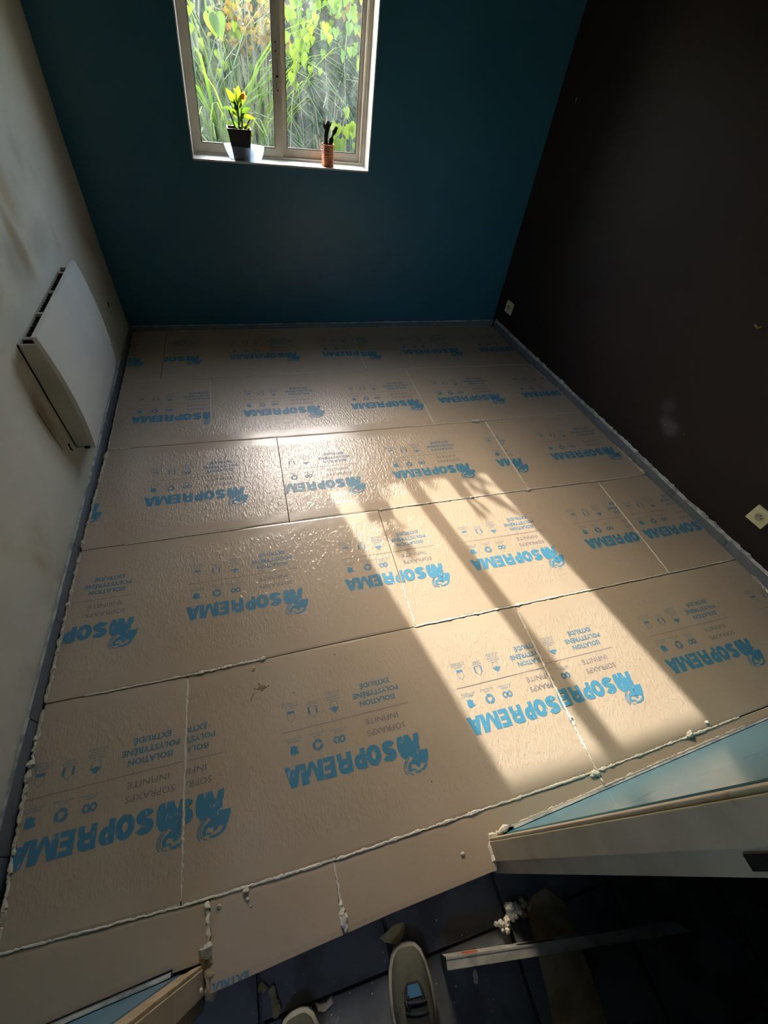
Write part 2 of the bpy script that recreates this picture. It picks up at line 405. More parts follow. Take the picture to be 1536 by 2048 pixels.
for ya, yb in zip(ys, ys[1:]):
    xa, xb = RW(ya), RW(yb); la, lb = -0.03 * max(0, ya) / 3, -0.03 * max(0, yb) / 3
    hexa(b, [(xa, ya, ZF), (xa + .15, ya, ZF), (xb + .15, yb, ZF), (xb, yb, ZF), (xa + la, ya, H), (xa + .15, ya, H), (xb + .15, yb, H), (xb + lb, yb, H)])
bmesh.ops.remove_doubles(b, verts=b.verts, dist=1e-5)
wr = structure(obj('wall_right', b, M['aubergine']))
# back wall with window opening (slightly out of square)
BY = 3.0
WX0, WX1, WZ0, WZ1 = 0.566, 1.532, 0.926, 1.835
lean0 = lambda z: 0.072 * (z - WZ0)
lean1 = lambda z: 0.008 * (z - WZ0)
b = bmesh.new()
def bw(x0a, x0b, x1a, x1b, z0, z1):
    hexa(b, [(x0a, BY, z0), (x1a, BY, z0), (x1a, BY + .26, z0), (x0a, BY + .26, z0), (x0b, BY, z1), (x1b, BY, z1), (x1b, BY + .26, z1), (x0b, BY + .26, z1)])
XL, XR = -0.15, 2.80
bw(XL, XL, WX0, WX0, ZF, WZ0); bw(WX0, WX0, WX1, WX1, ZF, WZ0); bw(WX1, WX1, XR, XR, ZF, WZ0)
bw(XL, XL, WX0, WX0 + lean0(WZ1), WZ0, WZ1); bw(WX1, WX1 + lean1(WZ1), XR, XR, WZ0, WZ1)
bw(XL, XL, WX0 + lean0(WZ1), WX0 + lean0(WZ1), WZ1, H); bw(WX0 + lean0(WZ1), WX0 + lean0(WZ1), WX1 + lean1(WZ1), WX1 + lean1(WZ1), WZ1, H); bw(WX1 + lean1(WZ1), WX1 + lean1(WZ1), XR, XR, WZ1, H)
wb = structure(obj('wall_back', b, M['teal']))
# front wall with door opening
JX0, JX1, DH = 0.392, 1.306, 2.06        # outer edges of the door frame
b = bmesh.new()
def fw(x0, x1, z0, z1):
    y0, y1 = wall_front_y(x0), wall_front_y(x1)
    hexa(b, [(x0, y0 - .066, z0), (x1, y1 - .066, z0), (x1, y1, z0), (x0, y0, z0), (x0, y0 - .066, z1), (x1, y1 - .066, z1), (x1, y1, z1), (x0, y0, z1)])
fw(-0.10, JX0 + .01, ZF, H); fw(JX0 + .01, JX1 - .01, DH, H); fw(JX1 - .01, 2.95, ZF, H)
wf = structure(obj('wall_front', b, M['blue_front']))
structure(obj('ceiling', (lambda q: (box(q, -0.3, 3.2, -0.30, 3.3, H, H + .1), q)[1])(bmesh.new()), M['ceiling']))
# corridor behind the doorway
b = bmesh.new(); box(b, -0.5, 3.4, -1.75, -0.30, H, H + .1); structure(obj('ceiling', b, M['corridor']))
b = bmesh.new()   # far corridor wall with an opening that lets daylight in
box(b, -0.55, -0.30, -1.85, -1.75, -.1, H); box(b, 0.35, 3.4, -1.85, -1.75, -.1, H); box(b, -0.30, 0.35, -1.85, -1.75, 1.85, H); box(b, -0.30, 0.35, -1.85, -1.75, -.1, 1.20); box(b, 0.72, 0.80, -1.75, -0.98, -.0595, H)  # last box: unseen stub added to keep light off the right-hand tiles
structure(obj('wall_corridor_far_shade_stub', b, M['corridor']))
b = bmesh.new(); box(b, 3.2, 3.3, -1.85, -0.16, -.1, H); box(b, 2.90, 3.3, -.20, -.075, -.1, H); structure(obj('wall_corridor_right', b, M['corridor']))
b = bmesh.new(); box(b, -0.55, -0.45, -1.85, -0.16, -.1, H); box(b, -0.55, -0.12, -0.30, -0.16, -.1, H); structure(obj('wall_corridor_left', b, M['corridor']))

# floor tiles (only where they can be seen), joints recessed
tile_me = None
TS = 0.331
for i in range(-3, 6):
    for j in range(-4, 1):
        x0 = 1.236 + i * TS - 0.0; y1 = -0.262 + j * TS + 0.0
        x1 = x0 + TS - .007
        if x0 < -0.45 or x1 > 3.2 or y1 < -1.8 + TS or (y1 > 0.1): continue
        b = bmesh.new()
        box(b, x0 + .0035, x1, y1 - TS + .0035, y1 - .0035, ZF - .009, ZF, bev=.0012)
        obj('tile', b, M['tile'], floor, origin=(x0 + TS / 2, y1 - TS / 2, ZF - .009))
        if j == 0:      # row crossing under the door edge
            b = bmesh.new()
            box(b, x0 + .0035, x1, y1 + .0035, y1 + .215, ZF - .009, ZF, bev=.0012)
            obj('tile', b, M['tile'], floor, origin=(x0 + TS / 2, y1 + .1, ZF - .009))

# ---------------------------------------------------------------- skirting tiles
def skirting(name, pts, inward, top, tlen=0.332, th=0.009, m='skirt', ledge=None, y_or_x='y'):
    """pts: function s->(x,y) along the wall face; tiles stand on the floor, 9 mm thick"""
    root = setting(name, (pts(0)[0], pts(0)[1], ZF))
    L = pts.length; s = 0.0
    while s < L - 0.02:
        e = min(s + tlen, L)
        a = Vector((*pts(s + .0015), 0)); c = Vector((*pts(e - .0015), 0)); n = Vector((*inward, 0)) * th
        zt0, zt1 = top(s) + random.uniform(-.002, .002), top(e) + random.uniform(-.002, .002)
        b = bmesh.new()
        hexa(b, [(a.x, a.y, ZF), (c.x, c.y, ZF), (c.x + n.x, c.y + n.y, ZF), (a.x + n.x, a.y + n.y, ZF),
                 (a.x, a.y, zt0), (c.x, c.y, zt1), (c.x + n.x, c.y + n.y, zt1), (a.x + n.x, a.y + n.y, zt0)])
        bmesh.ops.recalc_face_normals(b, faces=b.faces)
        obj('skirting_tile', b, M[m], root, origin=(a.x, a.y, ZF))
        s = e
    if ledge:
        h0, h1, out, rag = ledge
        b = bmesh.new(); prev = None; k = int(L / .009); hs_ = ledge[0]
        for i in range(k + 1):
            s = L * i / k; p = Vector((*pts(s), 0)); n = Vector((*inward, 0))
            zt = top(s); hh = h0 + abs(random.gauss(0, h1)) * (1 if random.random() < rag else .3)
            hs_ += (hh - hs_) * .45; hh = hs_
            cur = [bm_v for bm_v in (b.verts.new((p.x, p.y, zt - .01)), b.verts.new((p.x + n.x * th * .95, p.y + n.y * th * .95, zt - .004)),
                   b.verts.new((p.x + n.x * out, p.y + n.y * out, zt + hh * .45)), b.verts.new((p.x + n.x * .001, p.y + n.y * .001, zt + hh)))]
            if prev:
                for q in range(3): b.faces.new((prev[q], cur[q], cur[q + 1], prev[q + 1]))
            prev = cur
        bmesh.ops.recalc_face_normals(b, faces=b.faces)
        obj('mortar_ledge', b, M['mortar'], root, origin=(pts(0)[0], pts(0)[1], ZF))
    return root
def line2(a, c):
    a = Vector(a); c = Vector(c); L = (c - a).length
    f = lambda s: tuple(a + (c - a) * (s / L)); 
    class F:
        length = L
        def __call__(self, s): return f(s)
    return F()
class RightPath:
    length = 2.93
    def __call__(self, s):
        y = 0.03 + s; return (RW(y) - 0.004, y)
skirting('baseboard_left', line2((-0.0445, -0.12), (-0.0215, 2.993)), (1, 0), lambda s: 0.048 - 0.004 * s, ledge=(0.004, 0.004, .004, .3))
skirting('baseboard_right', RightPath(), (-1, 0), lambda s: 0.044, ledge=(0.011, 0.009, .0035, .6))
skirting('baseboard_back', line2((-0.01, 2.997), (2.645, 2.997)), (0, -1), lambda s: 0.031, ledge=(0.003, 0.003, .004, .4))
skirting('baseboard_front', line2((1.32, wall_front_y(1.32) + .001), (2.90, wall_front_y(2.90) + .001)), (-0.05, 1), lambda s: 0.012, th=.008, ledge=(0.002, 0.002, .006, .4))
skirting('baseboard_front', line2((-0.03, wall_front_y(-.03) + .001), (0.386, wall_front_y(.386) + .001)), (-0.05, 1), lambda s: 0.014, th=.010, ledge=(0.002, 0.001, .008, .4))

# ---------------------------------------------------------------- printed block of the boards
# positions in metres relative to the far end of the last letter; x along the row, y away from the doorway
PRINT = {'bold': bmesh.new()}
def face2(bm, pts, mi, z=0.0):
    v = [bm.verts.new((p[0], p[1], z)) for p in pts]
    try: f = bm.faces.new(v)
    except ValueError: return
    f.normal_update()
    if f.normal.z < 0: f.normal_flip()
    f.material_index = mi
pb = PRINT['bold']
class Glyph:
    """draws strokes in reading space (u right, v up) and puts them upside down on the board"""
    def __init__(s, x_start, y_base, h, mi): s.x = x_start; s.y = y_base; s.h = h; s.mi = mi; s.z = 0.0
    def P(s, u, v): return (s.x - u * s.h, s.y - v * s.h)
    def poly(s, pts): face2(pb, [s.P(*p) for p in pts], s.mi, s.z); s.z += 1e-6
    def stroke(s, pts, t):
        pts = [Vector(p) for p in pts]; L = []; R = []
        for i, p in enumerate(pts):
            d = (pts[min(i + 1, len(pts) - 1)] - pts[max(i - 1, 0)]).normalized(); n = Vector((-d.y, d.x))
            L.append(p + n * t / 2); R.append(p - n * t / 2)
        for i in range(len(pts) - 1):
            face2(pb, [s.P(*L[i]), s.P(*L[i + 1]), s.P(*R[i + 1]), s.P(*R[i])], s.mi, s.z)
        s.z += 1e-6
def arc(cx, cy, rx, ry, a0, a1, n=10):
    return [(cx + rx * math.cos(math.radians(a0 + (a1 - a0) * i / n)), cy + ry * math.sin(math.radians(a0 + (a1 - a0) * i / n))) for i in range(n + 1)]
h = 0.0575
def at(dx, mi=0): return Glyph(dx, 0.0, h, mi)
t = 0.27
def box2(g, u0, u1, v0, v1): g.poly([(u0, v0), (u1, v0), (u1, v1), (u0, v1)])
# S
g = at(0.349); W = .76
g.stroke(arc(.41, .70, .245, .17, 20, 90, 5) + arc(.36, .70, .225, .17, 90, 270, 8)[1:] + arc(.40, .305, .235, .165, 90, -90, 8)[0:] + arc(.36, .30, .24, .165, 270, 195, 5)[1:], .305)
# O
g = at(0.3005); g.stroke(arc(.415, .50, .275, .365, 0, 360, 22), .30)
# P
g = at(0.2515); box2(g, 0, t, 0, 1); g.stroke([(.1, .87), (.36, .87)] + arc(.36, .64, .165, .23, 90, -90, 8) + [(.1, .41)], .285)
# R
g = at(0.2065); box2(g, 0, t, 0, 1); g.stroke([(.1, .87), (.42, .87)] + arc(.46, .655, .17, .215, 90, -90, 8) + [(.1, .44)], .28)
g.poly([(.42, .46), (.66, .52), (.78, .35), (.80, 0), (.53, 0), (.52, .30)])
# E
g = at(0.1535); box2(g, 0, t, 0, 1); box2(g, .2, .62, 0, .235); box2(g, .2, .58, .385, .615); box2(g, .2, .62, .765, 1)
# M
g = at(0.1155); g.poly([(0, 0), (.27, 0), (.30, 1), (0, 1)]); g.poly([(.90, 0), (1.17, 0), (1.17, 1), (.87, 1)])
g.poly([(.02, 1), (.36, 1), (.66, 0), (.50, 0)]); g.poly([(.81, 1), (1.15, 1), (.68, 0), (.50, 0)])
# A
g = at(0.0495); g.poly([(0, 0), (.27, 0), (.54, 1), (.27, 1)]); g.poly([(.58, 0), (.86, 0), (.59, 1), (.30, 1)]); box2(g, .2, .66, .17, .37)
# woolly animal emblem (own pieces, upside down like the lettering)
EM = [
 [(.362, .002), (.378, .003), (.380, -.012), (.3815, -.012), (.383, .003), (.401, .003), (.405, -.011), (.411, -.021), (.4145, -.012), (.417, .001), (.434, .002),
  (.4335, -.016), (.428, -.030), (.429, -.044), (.418, -.047), (.413, -.053), (.416, -.063), (.409, -.074), (.388, -.0595), (.373, -.066), (.363, -.057), (.357, -.044), (.356, -.029), (.357, -.012)],
 [(.4195, -.0485), (.435, -.0505), (.451, -.051), (.4505, -.062), (.443, -.083), (.430, -.0895), (.4265, -.087), (.416, -.085), (.410, -.076), (.411, -.066), (.415, -.0605), (.4185, -.0575), (.4150, -.0530)],
 [(.409, -.0745), (.4115, -.0775), (.413, -.086), (.400, -.0855), (.390, -.083), (.3845, -.088), (.384, -.095), (.388, -.099), (.381, -.1025), (.375, -.099), (.3735, -.090), (.379, -.078), (.389, -.0725), (.398, -.0665)],
 [(.440, -.086), (.4355, -.098), (.424, -.1065), (.407, -.1105), (.392, -.1085), (.396, -.1035), (.409, -.1035), (.4225, -.0985), (.4315, -.0885)],
 [(.4015, -.0835), (.4175, -.0850), (.4135, -.0935), (.4065, -.0960), (.4035, -.0910)],
 [(.387, -.094), (.397, -.0965), (.400, -.099), (.394, -.1015), (.385, -.099)]]
for i, p in enumerate(EM): face2(pb, p, 0, 2e-5)
def curve2(pts, t, mi):
    g = Glyph(0, 0, 1, mi); g.z = 3e-5
    g.P = lambda u, v: (u, v)
    g.stroke(pts, t)
curve2([(.386, -.0625), (.377, -.071), (.3715, -.080), (.369, -.091), (.3715, -.101), (.379, -.108), (.387, -.1105)], .0028, 2)
curve2([(.3715, -.069), (.3645, -.078), (.361, -.088), (.361, -.097), (.365, -.105), (.369, -.1085)], .0026, 2)
curve2([(.375, -.068), (.368, -.078), (.365, -.088), (.3665, -.098), (.371, -.105)], .0018, 2)
curve2([(.403, -.109), (.417, -.105), (.428, -.097), (.4345, -.088)], .0012, 2)

def text_geo(body, x_left, x_right, y_base, hgt, mi, bold=0.0):
    """x_left = where reading starts (the larger x)"""
    c = bpy.data.curves.new('tmp', 'FONT'); c.body = body; c.resolution_u = 2; c.offset = bold; c.size = 1.0
    o = bpy.data.objects.new('tmp', c); COL.objects.link(o)
    dg = bpy.context.evaluated_depsgraph_get(); me = bpy.data.meshes.new_from_object(o.evaluated_get(dg))
    xs = [v.co.x for v in me.vertices]; x0, x1 = min(xs), max(xs)
    cap = 0.729 if hgt > 0 else 0.73
    vs = []
    for v in me.vertices:
        u = (v.co.x - x0) / (x1 - x0); vv = v.co.y / cap
        vs.append(pb.verts.new((x_left - u * (x_left - x_right), y_base - vv * hgt, 4e-5)))
    for p in me.polygons:
        try:
            f = pb.faces.new([vs[i] for i in p.vertices]); f.normal_update()
            if f.normal.z < 0: f.normal_flip()
            f.material_index = mi
        except ValueError: pass
    bpy.data.objects.remove(o); bpy.data.meshes.remove(me); bpy.data.curves.remove(c)
text_geo('SOPRAXPS', .400, .270, .0445, .0185, 1, 0.0)
text_geo('INFINITE', .384, .272, .0785, .0175, 1, 0.0)
text_geo('ISOLATION', .391, .267, .1385, .0170, 2, 0.030)
text_geo('POLYSTYR\u00c8NE', .410, .248, .1665, .0170, 2, 0.030)
text_geo('EXTRUD\u00c9', .384, .278, .1960, .0170, 2, 0.030)
face2(pb, [(.003, .0980), (.432, .0980), (.432, .0998), (.003, .0998)], 1, 1e-5)
# small icons: map, recycling arrows, endless loop
face2(pb, [(.024, .057), (.026, .049), (.023, .042), (.024, .032), (.033, .028), (.042, .031), (.049, .030), (.049, .036), (.045, .041), (.047, .051), (.040, .052), (.036, .057), (.031, .053)], 0, 2e-5)
for k in range(3):
    curve2(arc(.110, .041, .0125, .0125, 20 + 120 * k, 105 + 120 * k, 6), .0090, 2)
    a = math.radians(120 * k + 112); ca, sa = math.cos(a), math.sin(a)
    face2(pb, [(.110 + ca * .0065 - sa * -.003, .041 + sa * .0065 + ca * -.003), (.110 + ca * .019 - sa * -.003, .041 + sa * .019 + ca * -.003), (.110 + ca * .0125 - sa * .007, .041 + sa * .0125 + ca * .007)], 2, 5e-5)
curve2(arc(.171, .041, .0075, .0085, 0, 360, 16), .0055, 2); curve2(arc(.189, .041, .0075, .0085, 0, 360, 16), .0055, 2)
def shield(cx, kind):
    y0, y1, yt = .160, .138, .125; w = .0115
    out = [(cx - w, y0), (cx + w, y0), (cx + w, y1), (cx, yt), (cx - w, y1), (cx - w, y0)]
    curve2(out, .0016, 2)
    if kind == 0: face2(pb, [(cx - w, y0), (cx + w, y0), (cx + w, y0 - .0075), (cx - w, y0 - .0075)], 2, 5e-5)
    if kind == 1:
        for s in (-1, 1): face2(pb, [(cx + s * .0095, y0), (cx + s * .016, y0), (cx + s * .016, y1 - .001), (cx + s * .0095, y1 - .001)], 2, 5e-5)
    if kind == 2:
        face2(pb, [(cx - .017, y1 + .002), (cx - .009, y1 + .002), (cx, y1 + .006), (cx + .009, y1 + .002), (cx + .017, y1 + .002), (cx, yt - .002)], 2, 5e-5)
shield(.037, 0); shield(.109, 1); shield(.181, 2)
def small(words, cx, y0, wd, hh=.0052, step=.0078):
    for i, (s, f) in enumerate(words): text_geo(s, cx + wd * f / 2, cx - wd * f / 2, y0 + i * step, hh, 2, 0.0)
small([('FABRIQU\u00c9', .8), ('EN FRANCE', 1)], .037, .0695, .050)
small([('100 %', .45), ('RECYCLABLE', 1)], .110, .0695, .050)
small([('USAGE', .6), ("\u00c0 L'INFINI", 1)], .181, .0665, .052)
small([('FACILE', .6), ('\u00c0 D\u00c9COUPER', 1), ('ET \u00c0 POSER', 1)], .037, .172, .055)
small([('ISOLANT', 1), ('L\u00c9GER', .8)], .109, .170, .038)
small([('R\u00c9SISTANT', .9), ('\u00c0 LA CHARGE', 1), ("ET \u00c0 L'EAU", .8), ('DURABLE', 1)], .181, .170, .050)
pm = bpy.data.meshes.new('print_master'); pb.to_mesh(pm); pb.free()

# ---------------------------------------------------------------- foam beads
def bead_geo(pts, r, amp=0.45, step=0.006, seg=6, flat=.75, lumps=0.04, mi=0, bm=None):
    own = bm is None
    if own: bm = bmesh.new()
    P = [Vector(p) for p in pts]; out = []; rad = []; step = max(step, r * .75)
    for a, c in zip(P, P[1:]):
        n = max(2, int((c - a).length / step))
        for i in range(n): out.append(a.lerp(c, i / n))
    out.append(P[-1])
    for i, p in enumerate(out):
        k = 1 + random.uniform(-amp, amp)
        if random.random() < lumps: k *= random.uniform(1.7, 2.8)
        rad.append(r * k)
        out[i] = p + Vector((random.uniform(-r, r) * .5, random.uniform(-r, r) * .5, random.uniform(-.2, .3) * r))
    rad = [(rad[max(0, i - 1)] + 2 * rad[i] + rad[min(len(rad) - 1, i + 1)]) / 4 * (.45 if i in (0, len(rad) - 1) else 1) for i in range(len(rad))]
    tube(bm, out, rad, seg=seg if r < .005 else 9, mi=mi, jitter=.18, flat=flat)
    return bm

# ---------------------------------------------------------------- insulation boards
GAP = 0.0018
BL = {  # blocks of print, world position of the anchor
 'b1': (-.027, .234), 'b2': (.076, .232), 'b3': (.685, .242), 'b4': (1.296, .246), 'b5': (1.546, .258), 'b6': (2.157, .263), 'b7': (2.757, .265),
 'c1': (-.225, .855), 'c2': (.387, .857), 'c3': (.994, .863), 'c4': (1.560, .854), 'c5': (2.165, .861), 'c6': (2.505, .861),
 'd0': (-.421, 1.448), 'd1': (.192, 1.455), 'd2': (.757, 1.442), 'd3': (1.363, 1.453), 'd4': (1.963, 1.459), 'd5': (1.684, 1.448), 'd6': (2.312, 1.460),
 'e1': (.080, 2.060), 'e2': (.650, 2.054), 'e3': (1.266, 2.053), 'e4': (1.828, 2.056), 'e5': (2.425, 2.053),
 'f1': (-.358, 2.656), 'f2': (-.023, 2.657), 'f3': (.590, 2.657), 'f4': (1.191, 2.650), 'g4': (1.147, 2.634), 'f5': (1.763, 2.642), 'f6': (2.358, 2.636),
 'h1': (.174, -.356)}
def board(k, xa, xb, blocks, label, near=None):
    """k = row index of the far edge; xa/xb = seam x (None = room edge); near = function x->y of the near edge"""
    far = lambda x: interp(ROW[k], x) - GAP
    nearf = near or (lambda x: interp(ROW[k + 1], x) + GAP)
    ym = (far(1) + nearf(1)) / 2
    x_lo = (lambda y: interp(LEFT, y)) if xa is None else (lambda y: xa + GAP)
    x_hi = (lambda y: interp(RIGHT, y)) if xb is None else (lambda y: xb - GAP)
    nx = max(3, int((x_hi(ym) - x_lo(ym)) / .07)); ny = 9 if near is None else 5
    vs = [0, .012, .07, .12] + [.12 + .76 * i / (ny - 4) for i in range(1, ny - 4)] + [.88, .93, .988, 1] if near is None else [0, .06, .5, .94, 1]
    b = bmesh.new(); lay = b.verts.layers.float.new('smooth'); grid = []
    for v in vs:
        rowv = []
        for i in range(nx + 1):
            u = i / nx
            if i == 0: u = 0
            x_g = x_lo(ym) + u * (x_hi(ym) - x_lo(ym))
            y = nearf(x_g) + v * (far(x_g) - nearf(x_g))
            x = x_lo(y) + u * (x_hi(y) - x_lo(y))
            y = nearf(x) + v * (far(x) - nearf(x))
            edge = v in (0, 1) or i in (0, nx)
            z = -0.0009 if edge else 0.0
            q = b.verts.new((x, y, z + random.uniform(-.0003, .0003)))
            q[lay] = 1.0 if (v < .1 or v > .9) else 0.0
            rowv.append(q)
        grid.append(rowv)
    for r0, r1 in zip(grid, grid[1:]):
        for i in range(nx): b.faces.new((r0[i], r0[i + 1], r1[i + 1], r1[i])).material_index = 0
    rim = grid[0] + [r[-1] for r in grid[1:]] + grid[-1][-2::-1] + [r[0] for r in grid[-2:0:-1]]
    low = [b.verts.new((q.co.x, q.co.y, -T)) for q in rim]
    for i in range(len(rim)):
        j = (i + 1) % len(rim)
        b.faces.new((rim[j], rim[i], low[i], low[j])).material_index = 1
    b.faces.new(low[::-1]).material_index = 1
    org = Vector(((x_lo(ym) + x_hi(ym)) / 2, (nearf(1) + far(1)) / 2, -T))
    bmesh.ops.recalc_face_normals(b, faces=b.faces)
    o = obj('insulation_board', b, [M['board'], M['board_side']], origin=org)
    tag(o, label, 'insulation board', 'insulation boards laid over the floor')
    for name in blocks:
        ax, ay = BL[name]
        q = bmesh.new(); q.from_mesh(pm)
        bmesh.ops.translate(q, verts=q.verts, vec=(ax, ay, 0.0006))
        for co, no in (((x_lo(ay) + .003, 0, 0), (-1, 0, 0)), ((x_hi(ay) - .003, 0, 0), (1, 0, 0)), ((0, far(ax) - .003, 0), (0, 1, 0)), ((0, nearf(max(ax, .1)) + .003, 0), (0, -1, 0))):
            bmesh.ops.bisect_plane(q, geom=q.verts[:] + q.edges[:] + q.faces[:], plane_co=co, plane_no=no, clear_outer=True, dist=1e-6)
        if q.faces: obj('print', q, [M['ink'], M['ink_thin'], M['ink_small']], o, origin=(ax, ay, 0))
        else: q.free()
    return o
B = {}
B['f1'] = board(0, None, .200, ['f1'], 'narrow pinkish offcut board in the far left corner of the floor')
B['f2'] = board(0, .200, 1.455, ['f2', 'f3', 'f4'], 'long pinkish board at the foot of the teal wall, left of its seam')
B['f3'] = board(0, 1.455, None, ['g4', 'f5', 'f6'], 'pinkish board at the foot of the teal wall, ending at the dark wall')
B['e1'] = board(1, None, .478, ['e1'], 'short pinkish board beside the wall heater in the second row from the window')
B['e2'] = board(1, .478, 1.722, ['e2', 'e3'], 'pinkish board with window glare in the second row from the window')
B['e3'] = board(1, 1.722, None, ['e4', 'e5'], 'shaded pinkish board by the dark wall in the second row from the window')
B['d1'] = board(2, None, .811, ['d0', 'd1'], 'pinkish board against the cream wall just nearer than the heater, third row from the window')
B['d2'] = board(2, .811, 2.050, ['d2', 'd3', 'd4'], 'pinkish board holding the far end of the sunlit patch, third row from the window')
B['d3'] = board(2, 2.050, None, ['d5', 'd6'], 'shaded pinkish board at the dark wall with one whole logo, third row from the window')
B['c1'] = board(3, None, 1.227, ['c1', 'c2', 'c3'], 'long pinkish board from the cream wall to the sunlit patch, fourth row from the window')
B['c2'] = board(3, 1.227, 2.477, ['c3', 'c4', 'c5'], 'pinkish board crossed by the middle of the sunlit patch, fourth row from the window')
B['c3'] = board(3, 2.477, None, ['c6'], 'short shaded pinkish board below the nearer socket, fourth row from the window')
B['b1'] = board(4, None, .400, ['b1'], 'short pinkish board with a big blue logo at the cream wall, nearest full row')
B['b2'] = board(4, .400, 1.664, ['b2', 'b3', 'b4'], 'long pinkish board with the darkened scuff mark, nearest full row to the doorway')
B['b3'] = board(4, 1.664, None, ['b5', 'b6', 'b7'], 'pinkish board with the near right end of the sunlit patch, nearest full row')
# strips along the doorway
def near_strip(x):
    if x < 0.386: return FRONT_ROOM(x)
    if x < 0.45: return -.1195
    if x < 1.232: return interp(FRONT_DOOR, x)
    return FRONT_ROOM(x)
def strip(xs, blocks, label):
    """strip cut around the door frame: outline given as near-edge points"""
    xa, xb = xs
    lo = interp(LEFT, -.05) if xa is None else xa + GAP
    hi = xb - GAP
    pts = []
    n = 14
    cand = sorted(set([lo, hi] + [lo + (hi - lo) * i / n for i in range(n + 1)] + [x for x in (.3859, .3861, .449, .4491, 1.231, 1.2311) if lo < x < hi]))
    b = bmesh.new(); lay = b.verts.layers.float.new('smooth'); prev = None; cols = []
    for x in cand:
        yf = interp(ROW[5], x) - GAP; yn = near_strip(x) + .002
        yn = min(yn, yf - .004)
        col = []
        for v in (0, .08, .5, .92, 1):
            q = b.verts.new((x, yn + v * (yf - yn), -.0009 if v in (0, 1) else 0)); q[lay] = 1.0; col.append(q)
        cols.append(col)
    for c0, c1 in zip(cols, cols[1:]):
        for i in range(4): b.faces.new((c0[i], c1[i], c1[i + 1], c0[i + 1])).material_index = 0
    rim = [c[0] for c in cols] + cols[-1][1:] + [c[-1] for c in cols[-2::-1]] + cols[0][-2:0:-1]
    low = [b.verts.new((q.co.x, q.co.y, -T)) for q in rim]
    for i in range(len(rim)):
        j = (i + 1) % len(rim); b.faces.new((rim[j], rim[i], low[i], low[j])).material_index = 1
    b.faces.new(low[::-1]).material_index = 1
    bmesh.ops.recalc_face_normals(b, faces=b.faces)
    o = obj('insulation_board', b, [M['board'], M['board_side']], origin=((lo + hi) / 2, near_strip((lo + hi) / 2) + .04, -T))
    tag(o, label, 'insulation board', 'insulation boards laid over the floor')
    for name in blocks:
        ax, ay = BL[name]; q = bmesh.new(); q.from_mesh(pm); bmesh.ops.translate(q, verts=q.verts, vec=(ax, ay, 0.0006))
        for co, no in (((lo + .003, 0, 0), (-1, 0, 0)), ((hi, 0, 0), (1, 0, 0)), ((0, -.172, 0), (0, -1, 0))):
            bmesh.ops.bisect_plane(q, geom=q.verts[:] + q.edges[:] + q.faces[:], plane_co=co, plane_no=no, clear_outer=True, dist=1e-6)
        obj('print', q, [M['ink'], M['ink_thin'], M['ink_small']], o, origin=(ax, ay, 0))
    return o
B['s1'] = strip((None, .470), [], 'cut strip of pinkish board along the front wall, left of the doorway')
B['s2'] = strip((.470, .792), ['h1'], 'cut strip of pinkish board in the doorway bearing half a word')
B['s3'] = strip((.792, 1.668), [], 'wide cut strip of pinkish board in the doorway beside the right jamb')
B['s4'] = strip((1.668, 2.50), [], 'tapering cut strip of pinkish board along the front wall, right of the doorway')

def seam(owner, pts, r=.0022, m='foam_pale', **kw):
    b = bead_geo([(x, y, .0003) for x, y in pts], r * (1.35 if r < .0026 else 1.1), **kw)
    obj('foam_bead', b, M[m], owner, origin=(pts[0][0], pts[0][1], 0), smooth=False)
R_ = lambda k, xs: [(x, interp(ROW[k], x)) for x in xs]
def xs(a, c, n=8): return [a + (c - a) * i / n for i in range(n + 1)]
seam(B['f2'], [(.002 + 1.455, 2.975), (1.453, 2.41)], .0014)
seam(B['e1'], R_(1, xs(.02, .60)), .0016)
seam(B['e2'], R_(1, xs(.60, 1.72)), .0010, lumps=.0)
seam(B['e3'], R_(1, xs(1.66, 2.66)), .0018, lumps=.02)
seam(B['e1'], [(.478, 2.39), (.477, 1.81)], .0013)
seam(B['e2'], [(1.722, 2.395), (1.722, 1.80)], .0022)
seam(B['d1'], R_(2, xs(.0, .10)), .0035)
seam(B['d2'], R_(2, xs(1.60, 2.05)), .0022)
seam(B['d3'], R_(2, xs(2.00, 2.76)), .0026, lumps=.05)
seam(B['d3'], [(2.05, 1.795), (2.05, 1.215)], .0030)
seam(B['c1'], R_(3, xs(.14, .62)), .0022, lumps=.02)
seam(B['c2'], R_(3, xs(1.227, 2.10)), .0028, lumps=.08)
seam(B['c3'], R_(3, xs(2.06, 2.78)), .0028, lumps=.05)
seam(B['c2'], [(1.228, .80), (1.227, .61)], .0018)
seam(B['c3'], [(2.478, 1.205), (2.476, .615)], .0030)
seam(B['b1'], R_(4, xs(.09, .42)), .0026, lumps=.06)
seam(B['b2'], R_(4, xs(.42, .66)), .0034, lumps=.15)
seam(B['b2'], R_(4, xs(1.22, 1.66)), .0022, lumps=.03)
seam(B['b3'], R_(4, xs(1.66, 2.88)), .0022, lumps=.03)
seam(B['b1'], [(.400, .585), (.400, .01)], .0024, lumps=.0)
seam(B['b3'], [(1.664, .58), (1.664, -.05)], .0030, lumps=.05)
seam(B['s1'], R_(5, xs(.0, .40)), .0020, lumps=.0)
seam(B['s2'], R_(5, xs(.40, .80)), .0026, lumps=.06, m='foam_pale')
seam(B['s3'], R_(5, xs(.80, 1.66)), .0021, lumps=.06)
seam(B['s4'], R_(5, xs(1.50, 2.30)), .0026, lumps=.14, m='foam_pale')
seam(B['s3'], [(.792, -.012), (.794, -.10)], .0026)
seam(B['s3'], [(.794, -.095), (.797, -.158)], .0060, lumps=.2, m='foam_pale')
